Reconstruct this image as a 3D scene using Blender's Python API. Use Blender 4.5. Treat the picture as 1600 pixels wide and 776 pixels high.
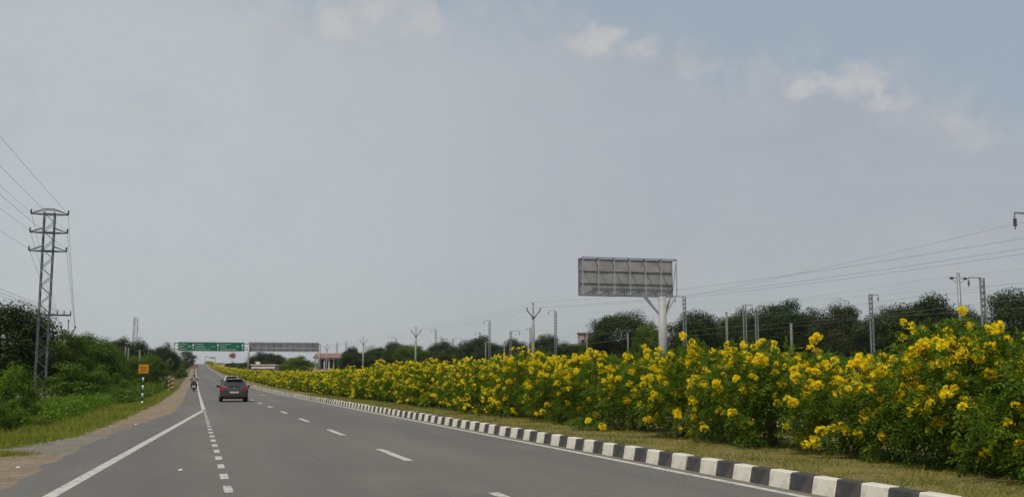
import bpy, math, random
import numpy as np
from mathutils import Vector, Matrix

random.seed(11)
RNG = np.random.default_rng(11)
R = math.radians
scene = bpy.context.scene
for _o in list(bpy.data.objects):
    bpy.data.objects.remove(_o)
COL = scene.collection

# ------------------------------------------------------------------ camera
CAM_H, FPX = 1.45, 1608.0
PITCH, YAW = R(7.16), R(-17.02)
cam_d = bpy.data.cameras.new('camera')
cam_d.sensor_width = 36.0
cam_d.lens = 36.0 * FPX / 1600.0
cam_d.clip_start, cam_d.clip_end = 0.1, 20000.0
cam = bpy.data.objects.new('camera', cam_d)
cam.location = (0, 0, CAM_H)
cam.rotation_euler = (R(90) + PITCH, 0, YAW)
COL.objects.link(cam)
scene.camera = cam
scene.render.resolution_x, scene.render.resolution_y = 1024, 496
CAM_R = cam.rotation_euler.to_matrix()
CAM_O = Vector((0, 0, CAM_H))

# ------------------------------------------------------------------ light
SUN_EL, SUN_AZ = R(57), R(-128)       # azimuth measured from +Y clockwise: left, a little behind the camera
sun_dir = Vector((math.sin(SUN_AZ) * math.cos(SUN_EL), math.cos(SUN_AZ) * math.cos(SUN_EL), math.sin(SUN_EL)))
sun_d = bpy.data.lights.new('sun', 'SUN')
sun_d.energy = 3.0
sun_d.angle = R(1.5)
sun_d.color = (1.0, 0.90, 0.74)
sun = bpy.data.objects.new('sun', sun_d)
sun.rotation_euler = sun_dir.to_track_quat('Z', 'Y').to_euler()
sun.location = (-40, -20, 80)
COL.objects.link(sun)
scene.view_settings.view_transform = 'Standard'
scene.view_settings.look = 'None'
scene.view_settings.exposure = -0.10
scene.view_settings.gamma = 1.0


class NT:
    """small helper for writing node trees"""
    def __init__(self, tree):
        self.t = tree
        self.n = tree.nodes
        self.l = tree.links

    def new(self, typ, **kw):
        n = self.n.new(typ)
        for k, v in kw.items():
            setattr(n, k, v)
        return n

    def put(self, sock, v):
        if isinstance(v, bpy.types.NodeSocket):
            self.l.new(v, sock)
        elif v is not None:
            sock.default_value = v

    def math(self, op, a, b=None, c=None, clamp=False):
        n = self.new('ShaderNodeMath', operation=op)
        n.use_clamp = clamp
        for i, v in enumerate((a, b, c)):
            self.put(n.inputs[i], v)
        return n.outputs[0]

    def dot(self, a, b):
        n = self.new('ShaderNodeVectorMath', operation='DOT_PRODUCT')
        self.put(n.inputs[0], a)
        self.put(n.inputs[1], b)
        return n.outputs['Value']

    def smooth(self, v, lo, hi, a=0.0, b=1.0):
        n = self.new('ShaderNodeMapRange', interpolation_type='SMOOTHSTEP')
        self.put(n.inputs[0], v)
        for i, x in enumerate((lo, hi, a, b)):
            n.inputs[i + 1].default_value = x
        return n.outputs[0]

    def noise(self, vec, scale, detail=4, rough=0.5, dist=0.0, out='Fac'):
        n = self.new('ShaderNodeTexNoise')
        self.put(n.inputs['Vector'], vec)
        n.inputs['Scale'].default_value = scale
        n.inputs['Detail'].default_value = detail
        n.inputs['Roughness'].default_value = rough
        n.inputs['Distortion'].default_value = dist
        return n.outputs[out]

    def mapping(self, vec, scale=(1, 1, 1), loc=(0, 0, 0)):
        n = self.new('ShaderNodeMapping')
        self.put(n.inputs[0], vec)
        n.inputs['Location'].default_value = loc
        n.inputs['Scale'].default_value = scale
        return n.outputs[0]

    def mix(self, f, a, b):
        n = self.new('ShaderNodeMix', data_type='RGBA')
        self.put(n.inputs[0], f)
        for i, v in ((6, a), (7, b)):
            if isinstance(v, (tuple, list)):
                v = (*v[:3], 1)
            self.put(n.inputs[i], v)
        return n.outputs[2]


def ray(px, py):
    d = CAM_R @ Vector((px - 800.0, 388.0 - py, -FPX))
    return d.normalized()


# ------------------------------------------------------------------ sky
world = bpy.data.worlds.new('World')
scene.world = world
world.use_nodes = True
wt = NT(world.node_tree)
wt.n.clear()
w_out = wt.new('ShaderNodeOutputWorld')
bg = wt.new('ShaderNodeBackground')
bg.inputs['Strength'].default_value = 0.1
sky = wt.new('ShaderNodeTexSky', sky_type='NISHITA')
sky.sun_disc = False
sky.sun_elevation = SUN_EL
sky.sun_rotation = SUN_AZ
sky.air_density, sky.dust_density, sky.ozone_density = 1.0, 2.5, 1.0
tc = wt.new('ShaderNodeTexCoord')
D = tc.outputs['Generated']
# edge of the cloud bank: a plane through two directions of the sky
pa, pb = ray(430, -30), ray(1560, 195)
bn = pa.cross(pb).normalized()
if bn.z < 0:
    bn = -bn
n_big = wt.noise(D, 3.2, 5, 0.55)
n_mid = wt.noise(D, 9.0, 7, 0.6, 0.4)
edge = wt.math('ADD', wt.dot(D, tuple(bn)), wt.math('MULTIPLY', wt.math('SUBTRACT', n_mid, 0.5), 0.16))
clear = wt.smooth(edge, -0.045, 0.035)
clear = wt.math('MULTIPLY', clear, 0.92)
sep = wt.new('ShaderNodeSeparateXYZ')
wt.put(sep.inputs[0], D)
right = ray(1600, 388)
left = ray(0, 100)
side = wt.smooth(wt.dot(D, tuple(left)), 0.80, 1.0)
HZ = 10.0
def sc(c, k=HZ):
    return tuple(x * k for x in c)
col_blue = sc((0.375, 0.455, 0.530))
col_bank = sc((0.432, 0.452, 0.506))
col_pale = sc((0.560, 0.590, 0.605))
col_low = sc((0.445, 0.474, 0.488))
c1 = wt.mix(wt.smooth(sep.outputs['Z'], 0.02, 0.22), col_low, col_bank)
c2 = wt.mix(side, c1, col_pale)
streak = wt.smooth(n_big, 0.35, 0.68)
c2 = wt.mix(wt.math('MULTIPLY', streak, 0.28), c2, sc((0.54, 0.56, 0.575)))
wisp = wt.noise(wt.mapping(D, (3.0, 3.0, 9.0)), 2.6, 7, 0.62, 0.8)
c2 = wt.mix(wt.math('MULTIPLY', wt.smooth(wisp, 0.42, 0.72), 0.30), c2, sc((0.53, 0.545, 0.575)))
c2 = wt.mix(wt.math('MULTIPLY', wt.smooth(wt.noise(D, 14.0, 7, 0.6, 0.6), 0.45, 0.75), 0.16), c2, sc((0.385, 0.415, 0.475)))
# bright puffs sitting on the bank's edge: (px, py, half width, half height, amount)
puff_n = wt.math('MULTIPLY', wt.math('SUBTRACT', wt.noise(D, 27.0, 8, 0.58, 0.25), 0.5), 6.5)
puff_t = wt.noise(D, 60.0, 6, 0.6, 0.5)
puff = None
for (px, py, sx, sy, am) in ((1335, 128, 52, 26, 1.0), (1265, 132, 46, 20, 0.95), (1390, 160, 46, 16, 0.7), (1455, 190, 66, 20, 0.5), (1520, 222, 60, 18, 0.3),
                             (925, 66, 60, 24, 0.9), (990, 80, 60, 22, 0.7), (545, 28, 46, 34, 0.9), (650, 28, 56, 30, 0.65), (600, 40, 90, 24, 0.4),
                             (1110, 105, 60, 18, 0.45), (1260, 78, 55, 26, 0.22)):
    c = ray(px, py)
    ex = (ray(px + 1, py) - c).normalized()
    ey = (ray(px, py - 1) - c).normalized()
    u = wt.math('DIVIDE', wt.dot(D, tuple(ex)), sx / FPX)
    u = wt.math('SUBTRACT', u, c.dot(ex) / (sx / FPX))
    v = wt.math('DIVIDE', wt.dot(D, tuple(ey)), sy / FPX)
    v = wt.math('SUBTRACT', v, c.dot(ey) / (sy / FPX))
    r2 = wt.math('ADD', wt.math('MULTIPLY', u, u), wt.math('MULTIPLY', v, v))
    front = wt.math('GREATER_THAN', wt.dot(D, tuple(c)), 0.5)
    g = wt.math('MULTIPLY', wt.math('SUBTRACT', 1.0 + 0.75 * am, r2), front)
    g = wt.math('ADD', g, puff_n)
    g = wt.math('MULTIPLY', wt.smooth(g, 0.1, 1.9), am)
    g = wt.math('MULTIPLY', g, front)
    puff = g if puff is None else wt.math('MAXIMUM', puff, g)
rim = wt.math('MULTIPLY', wt.smooth(edge, -0.05, 0.0), wt.smooth(edge, 0.045, 0.0))
rim = wt.math('MULTIPLY', rim, wt.smooth(wt.noise(D, 20.0, 7, 0.6, 0.8), 0.42, 0.66))
c3 = wt.mix(clear, c2, col_blue)
c3 = wt.mix(wt.math('MULTIPLY', rim, 0.40), c3, sc((0.545, 0.550, 0.568)))
c4 = wt.mix(wt.math('MULTIPLY', puff, wt.smooth(puff_t, 0.2, 0.7, 0.7, 1.0)), c3, sc((0.615, 0.602, 0.588)))
c5 = wt.mix(0.90, sky.outputs[0], c4)
wt.put(bg.inputs['Color'], c5)
wt.l.new(bg.outputs[0], w_out.inputs[0])

# ------------------------------------------------------------------ terrain profile
_py = np.array([-400, 0, 95, 125, 160, 210, 280, 345, 470, 600, 760, 900, 960, 1050, 1300, 1800, 4000], float)
_pz = np.array([0, 0, 0, 0.12, 0.42, 0.92, 1.75, 2.6, 4.6, 7.1, 10.6, 13.0, 13.4, 13.2, 9.0, 4.0, 0.0], float)


def _pchip(x, xs, ys):
    h = np.diff(xs)
    dl = np.diff(ys) / h
    m = np.zeros_like(ys)
    for i in range(1, len(xs) - 1):
        if dl[i - 1] * dl[i] > 0:
            w1, w2 = 2 * h[i] + h[i - 1], h[i] + 2 * h[i - 1]
            m[i] = (w1 + w2) / (w1 / dl[i - 1] + w2 / dl[i])
    x = np.clip(np.asarray(x, float), xs[0], xs[-1])
    k = np.clip(np.searchsorted(xs, x, side='right') - 1, 0, len(h) - 1)
    t = (x - xs[k]) / h[k]
    return ((2 * t**3 - 3 * t**2 + 1) * ys[k] + (t**3 - 2 * t**2 + t) * h[k] * m[k]
            + (-2 * t**3 + 3 * t**2) * ys[k + 1] + (t**3 - t**2) * h[k] * m[k + 1])


YS = np.concatenate([np.arange(-80, 120, 5.0), np.arange(120, 420, 10.0), np.arange(420, 1300, 20.0),
                     np.array([1300, 1400, 1600, 1900, 2500, 3200, 4000.0])])
ZS = _pchip(YS, _py, _pz)


def zr(y):
    return np.interp(y, YS, ZS)


def sstep(x, a, b):
    t = np.clip((np.asarray(x, float) - a) / (b - a), 0, 1)
    return t * t * (3 - 2 * t)


def gz(x, y):
    x = np.asarray(x, float)
    y = np.asarray(y, float)
    z = zr(y) + 2.2 * sstep(x, 26, 37) * (1 - 0.6 * sstep(y, 120, 260)) - 0.35 * sstep(-x, 6.5, 14)
    return z


def g1(x, y):
    return float(gz(x, y))


def on_y(px, py, y):
    d = ray(px, py)
    return CAM_O + d * (y / d.y)


def on_x(px, py, x):
    d = ray(px, py)
    return CAM_O + d * (x / d.x)


def on_z(px, py, z=0.0):
    d = ray(px, py)
    return CAM_O + d * ((z - CAM_H) / d.z)


def at_depth(px, py, Z):
    d = CAM_R @ Vector((px - 800.0, 388.0 - py, -FPX))
    h = Vector((-math.sin(YAW), math.cos(YAW), 0))
    return CAM_O + d * (Z / d.dot(h))


# ------------------------------------------------------------------ materials
def new_mat(name):
    m = bpy.data.materials.new(name)
    m.use_nodes = True
    t = NT(m.node_tree)
    b = t.n['Principled BSDF']
    return m, t, b


def simple(name, col, rough=0.6, metal=0.0, var=0.15, scale=6.0, bump=0.0, spec=0.4, dirt=None, dirt_amt=0.0, dirt_scale=2.0):
    m, t, b = new_mat(name)
    o = t.new('ShaderNodeTexCoord').outputs['Object']
    f = t.noise(o, scale, 5, 0.6)
    lo = tuple(c * (1 - var) for c in col)
    hi = tuple(min(1, c * (1 + var)) for c in col)
    c = t.mix(t.smooth(f, 0.3, 0.7), lo, hi)
    if dirt:
        c = t.mix(t.math('MULTIPLY', t.smooth(t.noise(o, dirt_scale, 6, 0.65), 0.45, 0.72), dirt_amt), c, dirt)
    t.put(b.inputs['Base Color'], c)
    b.inputs['Roughness'].default_value = rough
    b.inputs['Metallic'].default_value = metal
    b.inputs['Specular IOR Level'].default_value = spec
    if bump:
        bn_ = t.new('ShaderNodeBump')
        bn_.inputs['Strength'].default_value = bump
        bn_.inputs['Distance'].default_value = 0.02
        t.put(bn_.inputs['Height'], t.noise(o, scale * 6, 5, 0.6))
        t.put(b.inputs['Normal'], bn_.outputs[0])
    return m


def leaf_mat(name, dark, light, trans=0.25, rough=0.55):
    m, t, b = new_mat(name)
    a = t.new('ShaderNodeAttribute', attribute_name='tone')
    f = a.outputs['Fac']
    c = t.mix(f, dark, light)
    t.put(b.inputs['Base Color'], c)
    b.inputs['Roughness'].default_value = rough
    b.inputs['Specular IOR Level'].default_value = 0.12
    tr = t.new('ShaderNodeBsdfTranslucent')
    t.put(tr.inputs['Color'], t.mix(0.5, c, light))
    mx = t.new('ShaderNodeMixShader')
    mx.inputs[0].default_value = trans
    out = t.n['Material Output']
    t.l.new(b.outputs[0], mx.inputs[1])
    t.l.new(tr.outputs[0], mx.inputs[2])
    t.l.new(mx.outputs[0], out.inputs['Surface'])
    return m


M = {}


def make_asphalt():
    m, t, b = new_mat('asphalt')
    o = t.new('ShaderNodeTexCoord').outputs['Object']
    base = t.mix(t.smooth(t.noise(t.mapping(o, (0.25, 0.035, 1)), 1.0, 5, 0.6), 0.3, 0.7), (0.112, 0.107, 0.098), (0.162, 0.152, 0.136))
    # worn wheel tracks running along the road
    trk = t.noise(t.mapping(o, (0.9, 0.012, 0)), 1.0, 3, 0.5)
    c = t.mix(t.math('MULTIPLY', t.smooth(trk, 0.48, 0.70), 0.45), base, (0.098, 0.097, 0.094))
    pat = t.noise(t.mapping(o, (0.5, 0.22, 1)), 1.0, 6, 0.62, 0.5)
    c = t.mix(t.math('MULTIPLY', t.smooth(pat, 0.52, 0.74), 0.5), c, (0.195, 0.18, 0.155))
    agg = t.noise(o, 70.0, 3, 0.7)
    c = t.mix(t.math('MULTIPLY', t.smooth(agg, 0.40, 0.62), 0.45), c, (0.10, 0.10, 0.10))
    agg2 = t.noise(o, 45.0, 2, 0.6)
    c = t.mix(t.math('MULTIPLY', t.smooth(agg2, 0.58, 0.72), 0.65), c, (0.30, 0.29, 0.27))
    # an old paving seam and fine cracks
    wob = t.math('MULTIPLY', t.math('SUBTRACT', t.noise(o, 0.5, 4, 0.6), 0.5), 0.25)
    sx0_ = t.new('ShaderNodeSeparateXYZ')
    t.put(sx0_.inputs[0], o)
    xx = t.math('ADD', sx0_.outputs['X'], wob)
    seam = t.math('SUBTRACT', 1.0, t.smooth(t.math('ABSOLUTE', t.math('SUBTRACT', xx, 2.15)), 0.012, 0.05))
    c = t.mix(t.math('MULTIPLY', seam, 0.18), c, (0.07, 0.07, 0.07))
    vo = t.new('ShaderNodeTexVoronoi', feature='DISTANCE_TO_EDGE')
    va = t.new('ShaderNodeVectorMath', operation='ADD')
    t.put(va.inputs[0], t.mapping(o, (0.55, 0.16, 1)))
    t.put(va.inputs[1], t.noise(o, 1.1, 5, 0.65, out='Color'))
    t.put(vo.inputs['Vector'], va.outputs[0])
    vo.inputs['Scale'].default_value = 1.0
    crack = t.math('SUBTRACT', 1.0, t.smooth(vo.outputs['Distance'], 0.004, 0.02))
    crack = t.math('MULTIPLY', crack, t.smooth(t.noise(o, 0.17, 3, 0.5), 0.5, 0.62))
    c = t.mix(t.math('MULTIPLY', crack, 0.40), c, (0.06, 0.06, 0.06))
    oil = t.smooth(t.noise(t.mapping(o, (1.6, 0.5, 1)), 1.0, 4, 0.6, 0.8), 0.66, 0.76)
    c = t.mix(t.math('MULTIPLY', oil, 0.28), c, (0.06, 0.058, 0.055))
    # dust gathered along the kerb and along the left edge
    sx = t.new('ShaderNodeSeparateXYZ')
    t.put(sx.inputs[0], o)
    dn = t.math('MULTIPLY', t.math('SUBTRACT', t.noise(o, 1.3, 5, 0.6), 0.5), 0.5)
    dust = t.smooth(t.math('ADD', sx.outputs['X'], dn), 7.15, 7.45)
    c = t.mix(t.math('MULTIPLY', dust, 0.55), c, (0.20, 0.165, 0.125))
    t.put(b.inputs['Base Color'], c)
    b.inputs['Roughness'].default_value = 0.82
    b.inputs['Specular IOR Level'].default_value = 0.28
    bm_ = t.new('ShaderNodeBump')
    bm_.inputs['Strength'].default_value = 0.35
    bm_.inputs['Distance'].default_value = 0.01
    t.put(bm_.inputs['Height'], t.noise(o, 60.0, 4, 0.7))
    t.put(b.inputs['Normal'], bm_.outputs[0])
    return m


def ground_mat(name, cols, scale=0.6, fine=14.0, amt=(0.45, 0.62), bump=0.5):
    m, t, b = new_mat(name)
    o = t.new('ShaderNodeTexCoord').outputs['Object']
    c = t.mix(t.smooth(t.noise(o, scale, 6, 0.62), 0.38, 0.62), cols[0], cols[1])
    c = t.mix(t.math('MULTIPLY', t.smooth(t.noise(o, scale * 4.3, 5, 0.6), amt[0], amt[1]), 0.7), c, cols[2])
    c = t.mix(t.math('MULTIPLY', t.smooth(t.noise(o, fine, 4, 0.7), 0.42, 0.68), 0.45), c, cols[3])
    t.put(b.inputs['Base Color'], c)
    b.inputs['Roughness'].default_value = 0.95
    b.inputs['Specular IOR Level'].default_value = 0.1
    bm_ = t.new('ShaderNodeBump')
    bm_.inputs['Strength'].default_value = bump
    bm_.inputs['Distance'].default_value = 0.05
    t.put(bm_.inputs['Height'], t.noise(o, fine * 1.5, 5, 0.65))
    t.put(b.inputs['Normal'], bm_.outputs[0])
    return m


M['asphalt'] = make_asphalt()
M['ground'] = ground_mat('rough_ground', ((0.075, 0.090, 0.022), (0.115, 0.115, 0.035), (0.170, 0.130, 0.065), (0.055, 0.075, 0.018)), 0.12, 5.0)
M['dirt'] = ground_mat('brown_dirt', ((0.215, 0.160, 0.108), (0.285, 0.215, 0.148), (0.150, 0.122, 0.085), (0.38, 0.31, 0.24)), 0.9, 16.0)
M['track'] = ground_mat('gravel_track', ((0.185, 0.165, 0.14), (0.225, 0.20, 0.165), (0.16, 0.14, 0.115), (0.30, 0.27, 0.23)), 0.9, 26.0)
M['median'] = ground_mat('dry_turf', ((0.180, 0.150, 0.055), (0.230, 0.180, 0.075), (0.100, 0.125, 0.028), (0.29, 0.23, 0.11)), 0.9, 20.0)
M['line'] = simple('road_paint', (0.51, 0.495, 0.445), 0.7, 0, 0.10, 3.0, 0.1, dirt=(0.17, 0.16, 0.145), dirt_amt=0.9, dirt_scale=7.0)
M['kerb_white'] = simple('kerb_white_paint', (0.66, 0.63, 0.55), 0.7, 0, 0.08, 5.0, 0.25, dirt=(0.33, 0.27, 0.20), dirt_amt=0.6, dirt_scale=4.0)
M['kerb_black'] = simple('kerb_black_paint', (0.044, 0.044, 0.046), 0.65, 0, 0.22, 6.0, 0.25, dirt=(0.22, 0.20, 0.17), dirt_amt=0.30, dirt_scale=2.2)
M['old_concrete'] = simple('grimy_concrete', (0.17, 0.165, 0.15), 0.9, 0, 0.2, 3.0, 0.3)
M['concrete'] = simple('weathered_concrete', (0.30, 0.285, 0.26), 0.85, 0, 0.2, 3.0, 0.3)
M['steel'] = simple('galvanised_steel', (0.27, 0.28, 0.29), 0.5, 0.35, 0.22, 4.0)
M['dark_steel'] = simple('dark_steel', (0.075, 0.08, 0.09), 0.55, 0.25, 0.25, 4.0)
M['pylon_steel'] = simple('weathered_blue_grey_steel', (0.13, 0.14, 0.155), 0.55, 0.2, 0.2, 3.0)
M['pole_paint'] = simple('pale_painted_steel', (0.37, 0.37, 0.375), 0.5, 0, 0.08, 2.5)
M['sheet'] = simple('grey_metal_sheet', (0.33, 0.32, 0.325), 0.6, 0.0, 0.14, 1.4, dirt=(0.16, 0.14, 0.12), dirt_amt=0.4, dirt_scale=1.1)
M['sheet_dark'] = simple('dull_aluminium_sheet', (0.52, 0.51, 0.49), 0.6, 0.0, 0.2, 1.0)
M['wire'] = simple('aluminium_wire', (0.30, 0.305, 0.31), 0.6, 0.2, 0.05)
M['insul'] = simple('dark_porcelain', (0.05, 0.04, 0.04), 0.3, 0, 0.1)
M['green'] = simple('green_sign_sheeting', (0.005, 0.140, 0.078), 0.45, 0, 0.06, 1.0)
M['white'] = simple('white_paint', (0.74, 0.74, 0.72), 0.5, 0, 0.06, 4.0)
M['black'] = simple('black_paint', (0.022, 0.022, 0.024), 0.5, 0, 0.15, 4.0)
M['orange'] = simple('orange_sign_sheeting', (0.56, 0.235, 0.012), 0.5, 0, 0.08, 4.0)
M['red_print'] = simple('dark_red_print', (0.30, 0.045, 0.012), 0.5, 0, 0.1)
M['red'] = simple('red_paint', (0.42, 0.045, 0.04), 0.45, 0, 0.12)
M['stripe_red'] = simple('dull_red_stripe', (0.17, 0.045, 0.03), 0.6, 0, 0.15)
M['cream'] = simple('faded_cream_stripe', (0.42, 0.33, 0.21), 0.6, 0, 0.12)
M['yellow'] = simple('yellow_paint', (0.60, 0.42, 0.05), 0.5, 0, 0.1)
M['pink_wall'] = simple('pink_limewash', (0.44, 0.30, 0.265), 0.9, 0, 0.14, 0.8, dirt=(0.25, 0.2, 0.18), dirt_amt=0.5, dirt_scale=0.7)
M['white_wall'] = simple('white_limewash', (0.60, 0.58, 0.54), 0.9, 0, 0.1, 0.8, dirt=(0.35, 0.3, 0.27), dirt_amt=0.4, dirt_scale=0.8)
M['roof_red'] = simple('faded_red_roof', (0.24, 0.125, 0.105), 0.85, 0, 0.25, 1.2)
M['window'] = simple('dark_window', (0.025, 0.03, 0.035), 0.2, 0, 0.1)
M['beige'] = simple('beige_concrete', (0.36, 0.33, 0.255), 0.85, 0, 0.12, 3.0)
M['bark'] = simple('tree_bark', (0.085, 0.068, 0.05), 0.9, 0, 0.3, 8.0, 0.5)
M['stem'] = simple('shrub_stem', (0.11, 0.085, 0.055), 0.85, 0, 0.25, 12.0)
M['rubber'] = simple('tyre_rubber', (0.018, 0.018, 0.019), 0.8, 0, 0.2)
M['plastic'] = simple('black_plastic', (0.02, 0.02, 0.022), 0.55, 0, 0.15)
M['skin'] = simple('brown_skin', (0.16, 0.085, 0.055), 0.6, 0, 0.08)
M['hair'] = simple('black_hair', (0.012, 0.011, 0.011), 0.6, 0, 0.2)
M['litter'] = simple('pale_paper', (0.62, 0.60, 0.56), 0.8, 0, 0.1)


def paint_mat(name, col, metal=0.3):
    m, t, b = new_mat(name)
    t.put(b.inputs['Base Color'], (*col, 1))
    b.inputs['Roughness'].default_value = 0.32
    b.inputs['Metallic'].default_value = metal
    b.inputs['Coat Weight'].default_value = 0.8
    b.inputs['Coat Roughness'].default_value = 0.08
    return m


M['car_grey'] = paint_mat('grey_metallic_paint', (0.055, 0.050, 0.046), 0.35)
M['car_white'] = paint_mat('white_car_paint', (0.66, 0.65, 0.58), 0.0)
M['car_dark'] = paint_mat('dark_car_paint', (0.03, 0.032, 0.04), 0.2)
M['car_red'] = paint_mat('red_car_paint', (0.40, 0.13, 0.12), 0.0)
m_, t_, b_ = new_mat('car_glass')
b_.inputs['Base Color'].default_value = (0.035, 0.04, 0.038, 1)
b_.inputs['Roughness'].default_value = 0.10
b_.inputs['Specular IOR Level'].default_value = 0.7
M['glass'] = m_
m_, t_, b_ = new_mat('tail_lamp_red')
b_.inputs['Base Color'].default_value = (0.36, 0.015, 0.030, 1)
b_.inputs['Roughness'].default_value = 0.35
M['tail'] = m_
M['chrome'] = simple('alloy', (0.45, 0.45, 0.46), 0.3, 0.8, 0.05)

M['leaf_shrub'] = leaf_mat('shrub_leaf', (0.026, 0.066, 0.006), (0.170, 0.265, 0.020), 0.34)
M['leaf_dark'] = leaf_mat('dark_tree_leaf', (0.017, 0.033, 0.009), (0.060, 0.090, 0.022), 0.20)
M['leaf_mid'] = leaf_mat('mid_tree_leaf', (0.026, 0.066, 0.007), (0.150, 0.225, 0.022), 0.30)
M['leaf_bright'] = leaf_mat('bright_leaf', (0.045, 0.110, 0.008), (0.165, 0.270, 0.024), 0.34)
M['leaf_olive'] = leaf_mat('olive_leaf', (0.030, 0.042, 0.014), (0.085, 0.100, 0.035), 0.2)
M['grass'] = leaf_mat('verge_grass', (0.115, 0.165, 0.016), (0.330, 0.345, 0.055), 0.32, 0.7)
M['grass_dry'] = leaf_mat('median_grass', (0.095, 0.150, 0.014), (0.36, 0.30, 0.080), 0.32, 0.8)
M['flower'] = leaf_mat('yellow_petal', (0.91, 0.65, 0.006), (0.95, 0.81, 0.026), 0.42, 0.6)


# ------------------------------------------------------------------ object helpers
def tag(o, label=None, cat=None, group=None, kind=None):
    if label:
        o['label'] = label
    if cat:
        o['category'] = cat
    if group:
        o['group'] = group
    if kind:
        o['kind'] = kind
    return o


def thing(name, label, cat, loc=(0, 0, 0), rz=0.0, group=None):
    o = bpy.data.objects.new(name, None)
    o.empty_display_size = 0.3
    o.location = loc
    o.rotation_euler = (0, 0, rz)
    COL.objects.link(o)
    return tag(o, label, cat, group)


def link_mesh(name, me, parent=None):
    o = bpy.data.objects.new(name, me)
    COL.objects.link(o)
    if parent:
        o.parent = parent
    return o


def copy_tree(o, parent=None):
    c = o.copy()
    COL.objects.link(c)
    c.parent = parent
    for ch in o.children:
        copy_tree(ch, c)
    return c


class MB:
    def __init__(self):
        self.v, self.f = [], []

    def box(self, c, s, rot=None):
        b = len(self.v)
        for dx, dy, dz in ((-1, -1, -1), (1, -1, -1), (1, 1, -1), (-1, 1, -1), (-1, -1, 1), (1, -1, 1), (1, 1, 1), (-1, 1, 1)):
            p = Vector((dx * s[0] / 2, dy * s[1] / 2, dz * s[2] / 2))
            if rot is not None:
                p = rot @ p
            self.v.append(tuple(p + Vector(c)))
        self.f += [(b, b + 3, b + 2, b + 1), (b + 4, b + 5, b + 6, b + 7), (b, b + 1, b + 5, b + 4),
                   (b + 1, b + 2, b + 6, b + 5), (b + 2, b + 3, b + 7, b + 6), (b + 3, b, b + 4, b + 7)]
        return self

    def bar(self, p, q, w, d=None):
        """square bar from p to q"""
        p, q = Vector(p), Vector(q)
        d = d or w
        z = (q - p)
        L = z.length
        if L < 1e-6:
            return self
        rot = z.to_track_quat('Z', 'Y').to_matrix()
        return self.box((p + q) / 2, (w, d, L), rot)

    def tube(self, pts, rad, n=6, cap=True):
        pts = [Vector(p) for p in pts]
        if not hasattr(rad, '__len__'):
            rad = [rad] * len(pts)
        b0 = len(self.v)
        for i, p in enumerate(pts):
            t = (pts[min(i + 1, len(pts) - 1)] - pts[max(i - 1, 0)])
            if t.length < 1e-9:
                t = Vector((0, 0, 1))
            q = t.normalized().to_track_quat('Z', 'Y').to_matrix()
            for k in range(n):
                a = 2 * math.pi * k / n
                self.v.append(tuple(p + q @ Vector((math.cos(a) * rad[i], math.sin(a) * rad[i], 0))))
        for i in range(len(pts) - 1):
            for k in range(n):
                a, c = b0 + i * n + k, b0 + i * n + (k + 1) % n
                self.f.append((a, c, c + n, a + n))
        if cap:
            self.f.append(tuple(b0 + k for k in reversed(range(n))))
            e = b0 + (len(pts) - 1) * n
            self.f.append(tuple(e + k for k in range(n)))
        return self

    def disc(self, c, r, th, n=16, axis='Y'):
        p = {'Y': Vector((0, th / 2, 0)), 'X': Vector((th / 2, 0, 0)), 'Z': Vector((0, 0, th / 2))}[axis]
        c = Vector(c)
        return self.tube([c - p, c + p], r, n)

    def add(self, verts, faces):
        b = len(self.v)
        self.v += [tuple(v) for v in verts]
        self.f += [tuple(i + b for i in f) for f in faces]
        return self

    def build(self, name, mat, parent=None, smooth=False, bevel=0.0):
        me = bpy.data.meshes.new(name)
        me.from_pydata(self.v, [], self.f)
        me.materials.append(M[mat] if isinstance(mat, str) else mat)
        if smooth:
            me.polygons.foreach_set('use_smooth', [True] * len(me.polygons))
        me.update()
        o = link_mesh(name, me, parent)
        if bevel:
            md = o.modifiers.new('bevel', 'BEVEL')
            md.width = bevel
            md.segments = 2
            md.limit_method = 'ANGLE'
        return o


def np_mesh(name, V, nper, tone=None, mat=None):
    """mesh of separate polygons with nper corners each, V is (faces*nper, 3)"""
    V = np.ascontiguousarray(V, dtype=np.float32).reshape(-1, 3)
    nf = len(V) // nper
    me = bpy.data.meshes.new(name)
    me.vertices.add(len(V))
    me.vertices.foreach_set('co', V.ravel())
    me.loops.add(len(V))
    me.loops.foreach_set('vertex_index', np.arange(len(V), dtype=np.int32))
    me.polygons.add(nf)
    me.polygons.foreach_set('loop_start', np.arange(0, len(V), nper, dtype=np.int32))
    if tone is not None:
        a = me.attributes.new('tone', 'FLOAT', 'FACE')
        a.data.foreach_set('value', np.asarray(tone, np.float32))
    if mat:
        me.materials.append(M[mat])
    me.update(calc_edges=True)
    return me


def unit(a):
    return a / np.maximum(np.linalg.norm(a, axis=-1, keepdims=True), 1e-9)


def leaf_quads(P, Dm, N, L, W):
    """rhombic leaves: base at P, direction Dm, face normal about N"""
    S = unit(np.cross(Dm, N))
    L = np.asarray(L)[:, None]
    W = np.asarray(W)[:, None]
    b = P
    tip = P + Dm * L
    mid = P + Dm * L * 0.45
    fold = unit(np.cross(S, Dm)) * W * 0.25
    return np.stack([b, mid + S * W * 0.5 + fold, tip, mid - S * W * 0.5 + fold], axis=1).reshape(-1, 3)


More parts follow.
